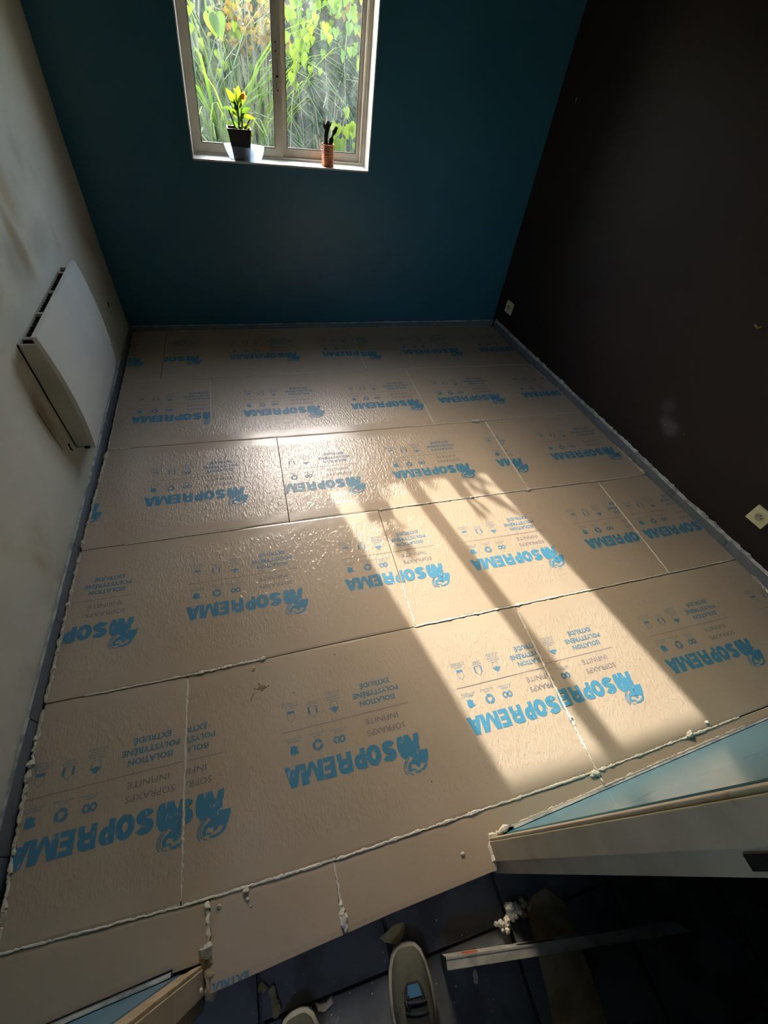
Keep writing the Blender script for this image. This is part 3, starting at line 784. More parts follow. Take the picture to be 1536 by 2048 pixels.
# big drips on seams (foam squeezed out): attached to their board
def lumps(owner, pts, m='foam_pale', name='foam_lump'):
    b = bmesh.new()
    for (x, y, r) in pts:
        blob(b, (x, y, r * .25), (r, r * .8, r * .7), 2, rnd=.12)
    obj(name, b, M[m], owner, origin=(pts[0][0], pts[0][1], 0))['kind'] = 'stuff'
lumps(B['d3'], [(1.975, 1.797, .013), (1.99, 1.793, .014), (2.005, 1.797, .012), (2.04, 1.793, .008)])
lumps(B['c2'], [(2.045, 1.208, .009), (2.055, 1.215, .007), (2.03, 1.212, .007)])
lumps(B['b2'], [(.655, .602, .005), (.52, .592, .006), (.615, .572, .006), (.612, .566, .005)], 'foam')
lumps(B['s4'], [(2.065, .012, .012), (2.073, .018, .009), (2.055, .008, .008), (2.16, .030, .008)])
lumps(B['s3'], [(1.660, -.010, .010), (1.648, -.008, .008), (1.150, -.088, .006), (1.64, -.012, .007)])
lumps(B['s2'], [(.560, -.012, .008), (.563, -.030, .005), (.57, -.045, .004)], 'foam')
# thick foam gob at the left jamb
b = bead_geo([(.462, -.008, .002), (.466, -.05, .002), (.468, -.085, .002)], .0065, lumps=.1)
bead_geo([(.466, -.088, .004), (.468, -.115, .004)], .012, lumps=.3, bm=b)
obj('foam_bead', b, M['foam_pale'], B['s1'], origin=(.462, -.008, 0))
b = bead_geo([(.466, -.112, .0), (.467, -.135, -.004), (.468, -.165, -.008), (.470, -.186, -.02)], .011, lumps=.0, flat=.6)
obj('foam_bead', b, M['foam_old'], B['s1'], origin=(.466, -.112, 0))
lumps(B['s1'], [(.492, -.025, .006)], 'foam')
# foam squeezed up along the room edges
def edge_foam(owner, side, y0, y1, r, lumps_=.1, m='foam'):
    tab = LEFT if side == 'L' else RIGHT
    off = -.002 if side == 'L' else .002
    ys = xs(y0, y1, 10)
    b = bead_geo([(interp(tab, y) + off, y, -.001) for y in ys], r, lumps=lumps_, amp=.5)
    obj('foam_bead', b, M[m], owner, origin=(interp(tab, y0), y0, 0))
edge_foam(B['f1'], 'L', 2.97, 2.41, .0020, .0)
edge_foam(B['e1'], 'L', 2.40, 1.81, .0028, .04)
edge_foam(B['d1'], 'L', 1.80, 1.21, .0050, .10)
edge_foam(B['c1'], 'L', 1.19, .60, .0045, .12)
edge_foam(B['b1'], 'L', .58, .02, .0050, .10)
edge_foam(B['f3'], 'R', 2.96, 2.41, .0018, .0)
edge_foam(B['e3'], 'R', 2.38, 1.82, .0035, .05)
edge_foam(B['d3'], 'R', 1.48, 1.22, .0050, .08)
edge_foam(B['c3'], 'R', .85, .62, .0055, .08)
edge_foam(B['b3'], 'R', .60, .08, .0065, .15)
b = bead_geo([(x, interp(ROW[0], x) + .001, -.001) for x in xs(.02, 2.61, 12)], .0022, lumps=.02)
obj('foam_bead', b, M['foam'], B['f2'], origin=(.02, 2.98, 0))
b = bead_geo([(x, near_strip(x) + .004, -.001) for x in xs(1.315, 2.30, 10)], .0027, lumps=.10)
obj('foam_bead', b, M['foam_pale'], B['s3'], origin=(1.315, -.07, 0))
b = bead_geo([(1.237, -.150, -.02), (1.236, -.135, -.005), (1.234, -.11, 0), (1.236, -.088, 0), (1.25, -.074, 0), (1.29, -.066, 0), (1.31, -.06, 0)], .0048, lumps=.2)
obj('foam_bead', b, M['foam_pale'], B['s3'], origin=(1.237, -.15, 0))
# scuff with torn skin on board b2
b = bmesh.new()
for i in range(16):
    a = random.uniform(0, 6.28); r = abs(random.gauss(0, .011))
    blob(b, (.632 + r * math.cos(a), .500 + r * math.sin(a) * .7, .0006), (.005, .003, .0016), 1, rnd=.4)
for i in range(6): blob(b, (.610 - i * .002, .486 - i * .004, .0005), (.003, .003, .001), 1, rnd=.4)
obj('torn_scuff', b, mat('torn_scuff', (.30, .215, .14), .9, .1), B['b2'], origin=(.63, .5, 0))
for ow, pts in (('b2', [(1.12, .10), (.74, .46), (.66, .50), (.9, .56)]), ('e2', [(1.36, 1.93), (1.62, 1.99), (1.55, 2.08)]), ('d1', [(.575, 1.39)]), ('d2', [(1.20, 1.72)]), ('c2', [(1.95, 1.12)]), ('s3', [(1.17, -.10), (1.16, -.115), (1.10, -.09)])):
    b = bmesh.new()
    for x, y in pts: blob(b, (x, y, .001), (.0026, .0018, .0012), 1, rnd=.3)
    obj('speck', b, M['gasket'] if ow != 's3' else M['foam'], B[ow], origin=(pts[0][0], pts[0][1], 0))['kind'] = 'stuff'

# ---------------------------------------------------------------- window
win = setting('window_1', (WX0, BY, WZ0))
def leanx(x, z):
    u = (x - WX0) / (WX1 - WX0)
    return x + (lean0(z) * (1 - u) + lean1(z) * u)
def wbox(bm, x0, x1, y0, y1, z0, z1, bev=0.0):
    hexa(bm, [(leanx(x0, z0), y0, z0), (leanx(x1, z0), y0, z0), (leanx(x1, z0), y1, z0), (leanx(x0, z0), y1, z0),
              (leanx(x0, z1), y0, z1), (leanx(x1, z1), y0, z1), (leanx(x1, z1), y1, z1), (leanx(x0, z1), y1, z1)])
# plastered reveal lining: sides, head, sill
b = bmesh.new(); wbox(b, WX0, WX0 + .006, BY - .001, BY + .24, WZ0, WZ1); wbox(b, WX1 - .006, WX1, BY - .001, BY + .24, WZ0, WZ1); wbox(b, WX0, WX1, BY - .001, BY + .24, WZ1 - .006, WZ1)
obj('reveal', b, M['reveal'], win, origin=(WX0, BY, WZ0))
b = bmesh.new(); wbox(b, WX0 + .006, WX1 - .006, BY - .003, BY + .25, WZ0 - .004, WZ0 + .004)
obj('sill', b, M['reveal'], win, origin=(WX0, BY, WZ0))
FY = 3.105
b = bmesh.new()   # outer frame
wbox(b, WX0 + .006, WX0 + .022, FY, FY + .06, WZ0 + .004, WZ1 - .006)
wbox(b, WX1 - .022, WX1 - .006, FY, FY + .06, WZ0 + .004, WZ1 - .006)
wbox(b, WX0 + .022, WX1 - .022, FY, FY + .06, WZ0 + .004, WZ0 + .014)
wbox(b, WX0 + .022, WX1 - .022, FY, FY + .06, WZ1 - .020, WZ1 - .006)
for dx in (.0, .008): wbox(b, WX1 - .034 + dx * 1.2, WX1 - .030 + dx * 1.2, FY + .004, FY + .05, WZ0 + .014, WZ1 - .02)
obj('frame', b, M['win_white'], win, origin=(WX0, FY, WZ0))
def sash(x0, x1, xg0, xg1, y, name='sash'):
    z0, z1, zg0, zg1 = WZ0 + .015, WZ1 - .021, 0.979, 1.770
    b = bmesh.new()
    wbox(b, x0, xg0, y, y + .022, z0, z1); wbox(b, xg1, x1, y, y + .022, z0, z1)
    wbox(b, xg0, xg1, y, y + .022, z0, zg0); wbox(b, xg0, xg1, y, y + .022, zg1, z1)
    s = obj(name, b, M['win_white'], win, origin=(x0, y, z0))
    b = bmesh.new()
    for (a0, a1, c0, c1) in ((xg0, xg0 + .0035, zg0, zg1), (xg1 - .0035, xg1, zg0, zg1), (xg0, xg1, zg0, zg0 + .0035), (xg0, xg1, zg1 - .0035, zg1)):
        wbox(b, a0, a1, y + .002, y + .014, c0, c1)
    g = obj('gasket', b, M['gasket'], s, origin=(x0, y, z0)); g.location = (0, 0, 0)
    b = bmesh.new()
    vv = [b.verts.new((leanx(x, z), y + .010, z)) for x, z in ((xg0 + .001, zg0 + .001), (xg1 - .001, zg0 + .001), (xg1 - .001, zg1 - .001), (xg0 + .001, zg1 - .001))]
    b.faces.new(vv)
    g = obj('pane', b, M['glass'], s, origin=(x0, y, z0)); g.location = (0, 0, 0)
    return s
s1 = sash(WX0 + .023, 1.052, 0.618, 1.010, FY + .006)
s2 = sash(1.046, WX1 - .036, 1.076, 1.478, FY + .030)
# sliding latch on the meeting stile
b = bmesh.new(); wbox(b, 1.022, 1.040, FY + .003, FY + .0065, 1.20, 1.335)
l = obj('latch', b, M['win_white'], s1, origin=(1.03, FY, 1.2)); l.location = Vector((1.03, FY, 1.2)) - Vector((WX0 + .023, FY + .006, WZ0 + .015))
b = bmesh.new(); wbox(b, 1.024, 1.037, FY + .001, FY + .0045, 1.262, 1.27)
box(b, 1.049, 1.0505, FY + .002, FY + .0045, 1.27, 1.33)
for z in (1.355, 1.385, 1.215): tube(b, [(1.045, FY + .001, z), (1.045, FY + .008, z)], .0035, 8)
tube(b, [(1.038, FY + .003, 1.245)] + [(1.038 + .0, FY + .003, 1.24 - .004 * i) for i in range(8)], .0012, 4)
l2 = obj('latch_slot', b, M['gasket'], s1, origin=(1.03, FY, 1.2)); l2.location = l.location

# ---------------------------------------------------------------- door frame
door = setting('door_1', (JX0, wall_front_y(JX0), ZF))
def jamb(xin, s, yroom):
    """xin = inner face of the jamb, s = +1 when the jamb goes to the right of it"""
    def jb(b, xa, xb, ya, yb, z0=ZF, z1=DH): box(b, min(xa, xb), max(xa, xb), ya, yb, z0, z1, bev=.0015)
    b = bmesh.new()
    jb(b, xin, xin + s * .028, yroom - .042, yroom + .004)
    jb(b, xin + s * .011, xin + s * .040, yroom - .072, yroom - .040)
    o = obj('jamb', b, M['door_cream'], door, origin=(xin, yroom, ZF))
    b = bmesh.new()   # room-side casing with a bead and a groove
    jb(b, xin + s * .003, xin + s * .026, yroom + .004, yroom + .011)
    jb(b, xin + s * .031, xin + s * .060, yroom + .001, yroom + .007)
    jb(b, xin + s * .055, xin + s * .069, yroom - .004, yroom + .004)
    obj('casing', b, M['door_cream'] if s > 0 else M['raw_wood'], door, origin=(xin, yroom, ZF))
jamb(1.237, 1, -.0865)
jamb(.455, -1, -.1330)
b = bmesh.new(); box(b, .40, 1.30, -.150, -.085, DH - .03, DH + .03, bev=.002)
obj('head', b, M['door_cream'], door, origin=(.4, -.1, DH))
b = bmesh.new(); box(b, 1.246, 1.2475, -.152, -.136, .92, 1.02); box(b, 1.244, 1.2465, -.150, -.139, .955, .985)
obj('strike_plate', b, M['dark_metal'], door, origin=(1.246, -.14, .97))

# ---------------------------------------------------------------- wall heater
hy0, hy1, hz0, hz1 = 1.612, 2.293, .178, .680
heater = thing('panel_heater', 'white electric panel heater with curved front hung low on the cream wall', 'heater', (-.033, (hy0 + hy1) / 2, hz0))
b = bmesh.new(); prev = None
n = 12
for i in range(n + 1):
    tt = i / n; z = hz0 + (hz1 - hz0) * tt; x = .040 + .019 * (1 - (2 * tt - 1) ** 2)
    cur = [b.verts.new(p) for p in ((x - .016, hy0, z), (x, hy0 + .001, z), (x, hy1 - .001, z), (x - .016, hy1, z))]
    if prev:
        for q in range(3): b.faces.new((prev[q], prev[q + 1], cur[q + 1], cur[q]))
        b.faces.new((prev[3], prev[0], cur[0], cur[3]))
    else: b.faces.new(cur[::-1])
    prev = cur
b.faces.new(prev)
bmesh.ops.recalc_face_normals(b, faces=b.faces)
obj('front_panel', b, M['heater'], heater, origin=(.03, hy0, hz0))
b = bmesh.new()
for ya, yb in ((hy0 + .002, hy0 + .010), (hy1 - .010, hy1 - .002)):
    for i in range(12):
        ta, tb = i / 12, (i + 1) / 12; za, zb = hz0 + .010 + (.652 - hz0 - .010) * ta, hz0 + .010 + (.652 - hz0 - .010) * tb
        xa_, xb_ = [.0245 + .019 * (1 - (2 * (z - hz0) / (hz1 - hz0) - 1) ** 2) for z in (za, zb)]
        hexa(b, [(-.030, ya, za), (xa_, ya, za), (xa_, yb, za), (-.030, yb, za), (-.030, ya, zb), (xb_, ya, zb), (xb_, yb, zb), (-.030, yb, zb)])
box(b, -.030, -.026, hy0 + .002, hy1 - .002, hz0 + .012, .652); box(b, -.030, .0245, hy0 + .002, hy1 - .002, hz0 + .008, hz0 + .014)
obj('body', b, M['heater_side'], heater, origin=(-.03, hy0, hz0))
b = bmesh.new(); box(b, -.025, .024, hy0 + .011, hy1 - .011, hz0 + .02, .640)
obj('grille_well', b, M['heater_dark'], heater, origin=(-.02, hy0, hz0))
for i in range(4):
    b = bmesh.new(); y = hy0 + .05 + i * .19
    box(b, -.026, .024, y, y + .012, .640, .650)
    obj('grille_bar', b, M['heater_side'], heater, origin=(0, y, .64))
b = bmesh.new()
for i in range(26): box(b, -.024, .022, hy0 + .02 + i * .025, hy0 + .024 + i * .025, .636, .645)
obj('grille_fin', b, M['heater_dark'], heater, origin=(0, hy0, .64))
b = bmesh.new(); tube(b, [(-.02, 2.02, .19), (-.015, 2.03, .10), (-.028, 2.02, .03), (-.022, 2.00, .055), (-.018, 1.98, .012)], .0022, 6)
obj('cable', b, M['foam_pale'], heater, origin=(-.02, 2.02, .19))
b = bmesh.new(); box(b, .0, .02, hy0 - .0005, hy0 + .004, hz0 + .001, hz0 + .013)
obj('bottom_clip', b, M['dark_metal'], heater, origin=(0, hy0, hz0))
# small holes in the cream wall
b = bmesh.new()
for (y, z, r) in ((2.76, .285, .011), (2.748, .272, .007), (1.575, .235, .008), (1.571, .218, .007), (1.578, .205, .004), (2.755, .24, .004)):
    res = bmesh.ops.create_icosphere(b, subdivisions=1, radius=1)
    for v in res['verts']:
        v.co = Vector((wall_x_left(y, z) + .001 + v.co.x * .0022, y + v.co.y * r * random.uniform(.8, 1.3), z + v.co.z * r * random.uniform(.8, 1.4)))
obj('plaster_hole', b, M['heater_dark'], wl, origin=(0, 2.7, .28))
b = bmesh.new()
tube(b, [(wall_x_left(1.506, .45) + .0004, 1.506, .450), (wall_x_left(1.51, .35) + .0004, 1.507, .350), (wall_x_left(1.516, .26) + .0004, 1.516, .262)], .0012, 4)
obj('plaster_crack', b, M['heater_dark'], wl, origin=(0, 1.5, .4))
b = bmesh.new()
for (y, z, r) in ((2.843, 1.343, .008), (2.84, 1.330, .005), (1.20, .302, .003), (1.31, .275, .003)):
    blob(b, (RW(y) - .001 - .03 * y / 3 * (z + .06) / 2.5, y, z), (.001, r * .5, r), 1, rnd=.3)
obj('paint_chip', b, M['mortar'], wr, origin=(2.7, 2.8, 1.34))
b = bmesh.new(); tube(b, [(2.826, 1.236, .850), (2.806, 1.238, .845), (2.797, 1.250, .852)], .004, 6)
tag(obj('cable_stub', b, mat('cable_yellow', (.5, .38, .12), .5), origin=(2.826, 1.236, .85)), 'short yellow cable stub poking from the dark wall', 'cable')

# ---------------------------------------------------------------- sockets on the dark wall
def socket(y, z, label):
    hs = .041
    xw = RW(y) - .03 * y / 3 * (z - ZF) / (H - ZF)
    s = (RW(y + .05) - RW(y - .05)) / .1
    o = thing('wall_socket', label, 'socket', (xw, y, z - hs), 'ivory wall sockets')
    mm = Matrix.Translation((xw, y, z)) @ Matrix.Rotation(math.atan(-s), 4, 'Z')
    def part(name, bm, m, par=o):
        bmesh.ops.transform(bm, matrix=mm, verts=bm.verts)
        return obj(name, bm, M[m], par, origin=(xw, y, z - hs))
    b = bmesh.new(); box(b, -.010, .002, -hs, hs, -hs, hs, bev=.0025)
    # round well
    part('plate', b, 'ivory')
    b = bmesh.new(); seg = 24; r0, r1 = [], []
    for k in range(seg):
        a = 2 * math.pi * k / seg; r0.append(b.verts.new((-.0125, .0225 * math.cos(a), .0225 * math.sin(a)))); r1.append(b.verts.new((-.0125, .0195 * math.cos(a), .0195 * math.sin(a))))
    r2 = [b.verts.new((-.0102, v.co.y, v.co.z)) for v in r0]
    r3 = [b.verts.new((-.0104, v.co.y * .97, v.co.z * .97)) for v in r1]
    for k in range(seg):
        j = (k + 1) % seg
        b.faces.new((r0[k], r0[j], r1[j], r1[k])); b.faces.new((r2[k], r2[j], r0[j], r0[k])); b.faces.new((r1[k], r1[j], r3[j], r3[k]))
    bmesh.ops.recalc_face_normals(b, faces=b.faces)
    part('rim', b, 'ivory')
    b = bmesh.new(); vs = [b.verts.new((-.0106, .0192 * math.cos(2 * math.pi * k / seg), .0192 * math.sin(2 * math.pi * k / seg))) for k in range(seg)]; b.faces.new(vs)
    part('well', b, 'ivory_dark')
    for yy in (-.0095, .0095):
        b = bmesh.new(); tube(b, [(-.0115, yy, 0), (-.0105, yy, 0)], .0026, 8); part('pin_hole', b, 'gasket')
    b = bmesh.new(); tube(b, [(-.0105, 0, .010), (-.017, 0, .010)], .0023, 8); part('earth_pin', b, 'dark_metal')
socket(.692, .231, 'ivory wall socket on the dark wall, nearer the doorway')
socket(2.843, .202, 'ivory wall socket low on the dark wall beside the teal wall corner')

# ---------------------------------------------------------------- things on the sill
def leaf_mesh(bm, base, tip, width, up, fold=.25, n=5, mi=0, heart=False):
    """pointed or heart-shaped leaf from base to tip"""
    base = Vector(base); tip = Vector(tip); d = tip - base; L = d.length; dn = d.normalized()
    side = dn.cross(Vector(up)).normalized(); nor = side.cross(dn).normalized()
    if heart: prof = [(-.16, .42), (-.06, .80), (.12, 1.0), (.38, .92), (.62, .62), (.84, .28), (1.0, 0)]
    else: prof = [(.0, .10), (.22, .72), (.45, 1.0), (.70, .74), (.88, .34), (1.0, 0)]
    mid = []; lt = []; rt = []
    for (s, ww) in prof:
        c = base + dn * L * (max(s, .0)) - Vector((0, 0, 1)) * L * .10 * s * s
        e = base + dn * L * s - Vector((0, 0, 1)) * L * .10 * s * s
        mid.append(bm.verts.new(c))
        lt.append(bm.verts.new(e + side * width * ww / 2 + nor * fold * width * ww / 2)); rt.append(bm.verts.new(e - side * width * ww / 2 + nor * fold * width * ww / 2))
    for i in range(len(prof) - 1):
        for q, flip in ((lt, False), (rt, True)):
            vs_ = [mid[i], mid[i + 1], q[i + 1], q[i]]
            try:
                f = bm.faces.new(vs_ if not flip else vs_[::-1]); f.material_index = mi
            except ValueError: pass
def blade(bm, base, direction, L, w, droop, mi=0, n=6):
    p = Vector(base); d = Vector(direction).normalized(); prev = None
    side = d.cross(Vector((0, 0, 1)))
    side = side.normalized() if side.length > .01 else Vector((1, 0, 0))
    for i in range(n + 1):
        t_ = i / n; ww = w * (1 - t_ ** 2.2) * (.5 + min(1, t_ * 3) * .5)
        cur = (bm.verts.new(p + side * ww / 2), bm.verts.new(p - side * ww / 2))
        if prev: bm.faces.new((prev[0], prev[1], cur[1], cur[0])).material_index = mi
        prev = cur
        p = p + d * (L / n); d = (d + Vector((0, 0, -droop / n * (.35 + 1.6 * t_)))).normalized()
        if p.y < 3.36 and base[1] > 3.4: break

SZ = WZ0 + .004
# clear bowl
bc = (.842, 3.047, SZ)
b = bmesh.new()
lathe(b, [(.001, .0), (.076, .0), (.084, .006), (.094, .03), (.102, .060), (.105, .062), (.107, .059), (.1045, .057), (.1035, .050), (.097, .029), (.086, .0075), (.075, .003), (.001, .003)], bc, 36)
bb_ = bmesh.ops
# the sill is narrow, so the bowl is oval
for v in b.verts: v.co.y = bc[1] + (v.co.y - bc[1]) * .50
tag(obj('plastic_bowl', b, M['plastic'], origin=bc, smooth=True), 'shallow clear plastic bowl on the window sill under the black pot', 'bowl')
# square black pot standing in the bowl
pc = (.824, 3.047, SZ + .0045)
pp = thing('potted_plant', 'leafy green plant in a square black plastic pot on the window sill', 'plant', pc)
b = bmesh.new()
def sq(hw, hd, z): return [(pc[0] - hw, pc[1] - hd, pc[2] + z), (pc[0] + hw, pc[1] - hd, pc[2] + z), (pc[0] + hw, pc[1] + hd, pc[2] + z), (pc[0] - hw, pc[1] + hd, pc[2] + z)]
rings = [[b.verts.new(q) for q in sq(*s)] for s in ((.043, .028, 0), (.058, .040, .118), (.061, .043, .119), (.061, .043, .128), (.056, .038, .128), (.053, .035, .100))]
for r0, r1 in zip(rings, rings[1:]):
    for k in range(4): b.faces.new((r0[k], r0[(k + 1) % 4], r1[(k + 1) % 4], r1[k]))
b.faces.new(rings[0][::-1]); bmesh.ops.recalc_face_normals(b, faces=b.faces)
obj('pot', b, M['black'], pp, origin=pc)
b = bmesh.new(); vv = [b.verts.new(q) for q in sq(.0525, .0345, .102)]; b.faces.new(vv); obj('soil', b, M['soil'], pp, origin=pc)
b = bmesh.new()
stems = [[(.828, 3.047, SZ + .10), (.826, 3.045, SZ + .16), (.832, 3.046, SZ + .22), (.828, 3.046, SZ + .27)],
         [(.835, 3.05, SZ + .10), (.845, 3.048, SZ + .16), (.846, 3.05, SZ + .22), (.858, 3.05, SZ + .28)],
         [(.818, 3.04, SZ + .10), (.80, 3.04, SZ + .15), (.785, 3.04, SZ + .20)], [(.84, 3.04, SZ + .10), (.86, 3.04, SZ + .14), (.885, 3.04, SZ + .17)]]
for s in stems: tube(b, s, [.0045, .004, .0032, .0022][:len(s)], 6)
obj('stem', b, M['stem'], pp, origin=pc, smooth=True)
LV = [((.832, 3.046, 1.150), (.845, 3.045, 1.232), .036, 'leaf_bright'), ((.828, 3.046, 1.145), (.782, 3.045, 1.218), .034, 'leaf_bright'),
      ((.835, 3.045, 1.140), (.868, 3.045, 1.206), .030, 'leaf_bright'), ((.828, 3.045, 1.130), (.800, 3.04, 1.170), .022, 'leaf_mid'),
      ((.826, 3.045, 1.110), (.763, 3.04, 1.150), .020, 'leaf_mid'), ((.815, 3.045, 1.100), (.812, 3.03, 1.150), .026, 'leaf_bright'),
      ((.845, 3.045, 1.120), (.895, 3.04, 1.150), .024, 'leaf_mid'), ((.85, 3.045, 1.11), (.912, 3.04, 1.110), .022, 'leaf_bright'),
      ((.80, 3.045, 1.085), (.765, 3.04, 1.075), .016, 'leaf_grey'), ((.84, 3.045, 1.06), (.885, 3.03, 1.085), .026, 'leaf_bright'),
      ((.85, 3.045, 1.05), (.895, 3.03, 1.040), .024, 'leaf_bright'), ((.82, 3.045, 1.06), (.795, 3.03, 1.095), .018, 'leaf_mid'),
      ((.835, 3.045, 1.09), (.86, 3.03, 1.13), .018, 'leaf_dark'), ((.825, 3.045, 1.07), (.84, 3.03, 1.12), .020, 'leaf_dark'),
      ((.83, 3.045, 1.10), (.815, 3.04, 1.185), .018, 'leaf_dark'), ((.845, 3.045, 1.07), (.875, 3.05, 1.065), .018, 'leaf_dark'),
      ((.815, 3.045, 1.05), (.79, 3.04, 1.055), .018, 'leaf_dark'), ((.84, 3.045, 1.12), (.85, 3.04, 1.17), .018, 'leaf_mid')]
for (a, c, wd, m) in LV:
    b = bmesh.new(); leaf_mesh(b, a, c, wd, (random.uniform(-.3, .3), -1, .3)); obj('leaf', b, M[m], pp, origin=a, smooth=True)
b = bmesh.new()
for k in range(5):
    a = k * 1.26; leaf_mesh(b, (.866, 3.045, 1.185), (.866 + .016 * math.cos(a), 3.045 - .004, 1.187 + .020 * math.sin(a)), .014, (0, -1, .1))
f = obj('flower', b, M['petal'], pp, origin=(.866, 3.045, 1.185)); f['label'] = 'small red flower'
b = bmesh.new()
for k in range(6): blade(b, (.86, 3.043, 1.13 - k * .008), (.8, random.uniform(-.3, .0), .25 - k * .1), .085, .006, 1.2)
f = obj('dry_leaves', b, M['leaf_dry'], pp, origin=(.86, 3.043, 1.12)); f['label'] = 'dried drooping straw leaves'
# copper can with dark cactus
cc = (1.297, 3.045, SZ)
ct = thing('potted_cactus', 'dark branching cactus in a ribbed copper coloured can on the window sill', 'plant', cc)
b = bmesh.new(); prof = [(.001, 0), (.034, 0)]
for i in range(12): prof += [(.0355, .004 + i * .0076), (.0335, .0078 + i * .0076)]
prof += [(.0365, .096), (.0365, .099), (.0335, .099), (.0325, .085)]
rr = lathe(b, prof, cc, 8); obj('can', b, M['copper'], ct, origin=cc)
b = bmesh.new(); vs = [b.verts.new((cc[0] + .0325 * math.cos(k * math.pi / 4), cc[1] + .0325 * math.sin(k * math.pi / 4), cc[2] + .086)) for k in range(8)]; b.faces.new(vs); obj('soil', b, M['soil'], ct, origin=cc)
for pts, rad in (([(1.287, 3.045, SZ + .08), (1.286, 3.045, SZ + .13), (1.292, 3.045, SZ + .17), (1.300, 3.045, SZ + .195)], [.010, .012, .014, .009]),
                 ([(1.308, 3.045, SZ + .08), (1.318, 3.045, SZ + .12), (1.330, 3.045, SZ + .15), (1.345, 3.043, SZ + .175)], [.009, .012, .014, .008]),
                 ([(1.290, 3.045, SZ + .15), (1.276, 3.045, SZ + .175), (1.272, 3.045, SZ + .195)], [.008, .007, .003]),
                 ([(1.305, 3.045, SZ + .17), (1.318, 3.045, SZ + .192)], [.006, .003])):
    b = bmesh.new(); tube(b, pts, rad, 8, jitter=.12); obj('cactus_arm', b, M['cactus'], ct, origin=pts[0], smooth=True)

# ---------------------------------------------------------------- doorway floor things
# spirit level standing on edge
def pt(a, c, t_): return Vector(a).lerp(Vector(c), t_)
la, lb = Vector((1.030, -.2785, 0)), Vector((1.672, -.3850, 0)); ld = (lb - la).normalized(); ln = Vector((-ld.y, ld.x, 0))
lev = thing('spirit_level', 'aluminium box spirit level standing on edge on the dark tiles by the doorway', 'spirit level', (la.x, la.y, ZF))
def lbox(b, s0, s1, n0, n1, z0, z1, slant=0.0):
    L = (lb - la).length
    P = lambda s, n, z: tuple(la + ld * s + ln * n + Vector((0, 0, z)))
    hexa(b, [P(s0, n0, z0), P(s1 + slant, n0, z0), P(s1, n1, z0), P(s0, n1, z0), P(s0, n0, z1), P(s1 + slant, n0, z1), P(s1, n1, z1), P(s0, n1, z1)])
L_ = (lb - la).length
b = bmesh.new()
lbox(b, 0, L_, -.0115, .0100, ZF + .0005, ZF + .0600, slant=.035)
obj('body', b, M['alu'], lev, origin=(la.x, la.y, ZF))
b = bmesh.new(); lbox(b, 0, L_ + .035, -.0118, -.0085, ZF + .0600, ZF + .0612, slant=0); lbox(b, 0, L_, .0068, .0112, ZF + .0600, ZF + .0612)
obj('edge_rib', b, M['alu'], lev, origin=(la.x, la.y, ZF))
for (s0, s1) in ((.200, .305), (.430, .520)):
    b = bmesh.new(); lbox(b, s0, s1, .0098, .0104, ZF + .022, ZF + .046); obj('hand_slot_shade', b, M['black'], lev, origin=(la.x, la.y, ZF))  # black plates on the face; the slots' inner shade is in their colour
b = bmesh.new(); lbox(b, .050, .090, .0098, .0118, ZF + .026, ZF + .042); obj('vial', b, M['vial'], lev, origin=(la.x, la.y, ZF))
b = bmesh.new(); lbox(b, -.002, .0, -.012, .012, ZF + .0005, ZF + .062); obj('end_cap', b, M['black'], lev, origin=(la.x, la.y, ZF))
# dusty board beneath the level
b = bmesh.new()
out = [(1.30, -.235), (1.372, -.222), (1.415, -.265), (1.41, -.40), (1.395, -.56), (1.24, -.56), (1.275, -.42)]
lo_ = [b.verts.new((x, y, ZF + .0002)) for x, y in out]; up_ = [b.verts.new((x, y, ZF + .004 * .1 + .0002)) for x, y in out]
b.faces.new(lo_[::-1]); b.faces.new(up_)
for i in range(len(out)): b.faces.new((lo_[i], lo_[(i + 1) % len(out)], up_[(i + 1) % len(out)], up_[i]))
tag(obj('cardboard_sheet', b, M['cardboard'], origin=(1.33, -.4, ZF)), 'torn dusty cardboard sheet lying on the tiles under the spirit level', 'cardboard')
# foam blobs, glue spots on the tiles
b = bmesh.new()
for i in range(34):
    t_ = random.random(); x = 1.212 + .055 * t_ + random.gauss(0, .009); y = -.262 + .028 * t_ + random.gauss(0, .008)
    blob(b, (x, y, ZF + .008 + random.uniform(0, .010)), random.uniform(.005, .011), 1, .9, .25)
tag(obj('foam_clump', b, M['foam_pale'], origin=(1.24, -.25, ZF)), 'knobbly pale cured foam clump on the dark tile near the right jamb', 'foam')
b = bmesh.new()
for i in range(16):
    blob(b, (1.285 + random.gauss(0, .015), -.240 + random.gauss(0, .010), ZF + .006 + random.uniform(0, .006)), random.uniform(.006, .011), 1, .8, .3)
tag(obj('foam_clump', b, M['foam_old'], origin=(1.285, -.24, ZF)), 'brownish old foam clump touching the pale one on the tile', 'foam')
def spot(pts, h_, m, label, cat, name):
    b = bmesh.new(); lo_ = [b.verts.new((x, y, ZF + .0001)) for x, y in pts]
    c = Vector((sum(p[0] for p in pts) / len(pts), sum(p[1] for p in pts) / len(pts), 0))
    up_ = [b.verts.new((x + (c.x - x) * .15, y + (c.y - y) * .15, ZF + h_)) for x, y in pts]
    b.faces.new(up_)
    for i in range(len(pts)): b.faces.new((lo_[i], lo_[(i + 1) % len(pts)], up_[(i + 1) % len(pts)], up_[i]))
    bmesh.ops.recalc_face_normals(b, faces=b.faces)
    tag(obj(name, b, M[m], origin=(c.x, c.y, ZF)), label, cat)
spot([(.882, -.196), (.905, -.190), (.925, -.182), (.952, -.184), (.953, -.196), (.942, -.212), (.925, -.222), (.908, -.214), (.893, -.208)], .0008, 'foam_yellow', 'flat yellowish foam smear just ahead of the right shoe toe', 'foam', 'foam_smear')
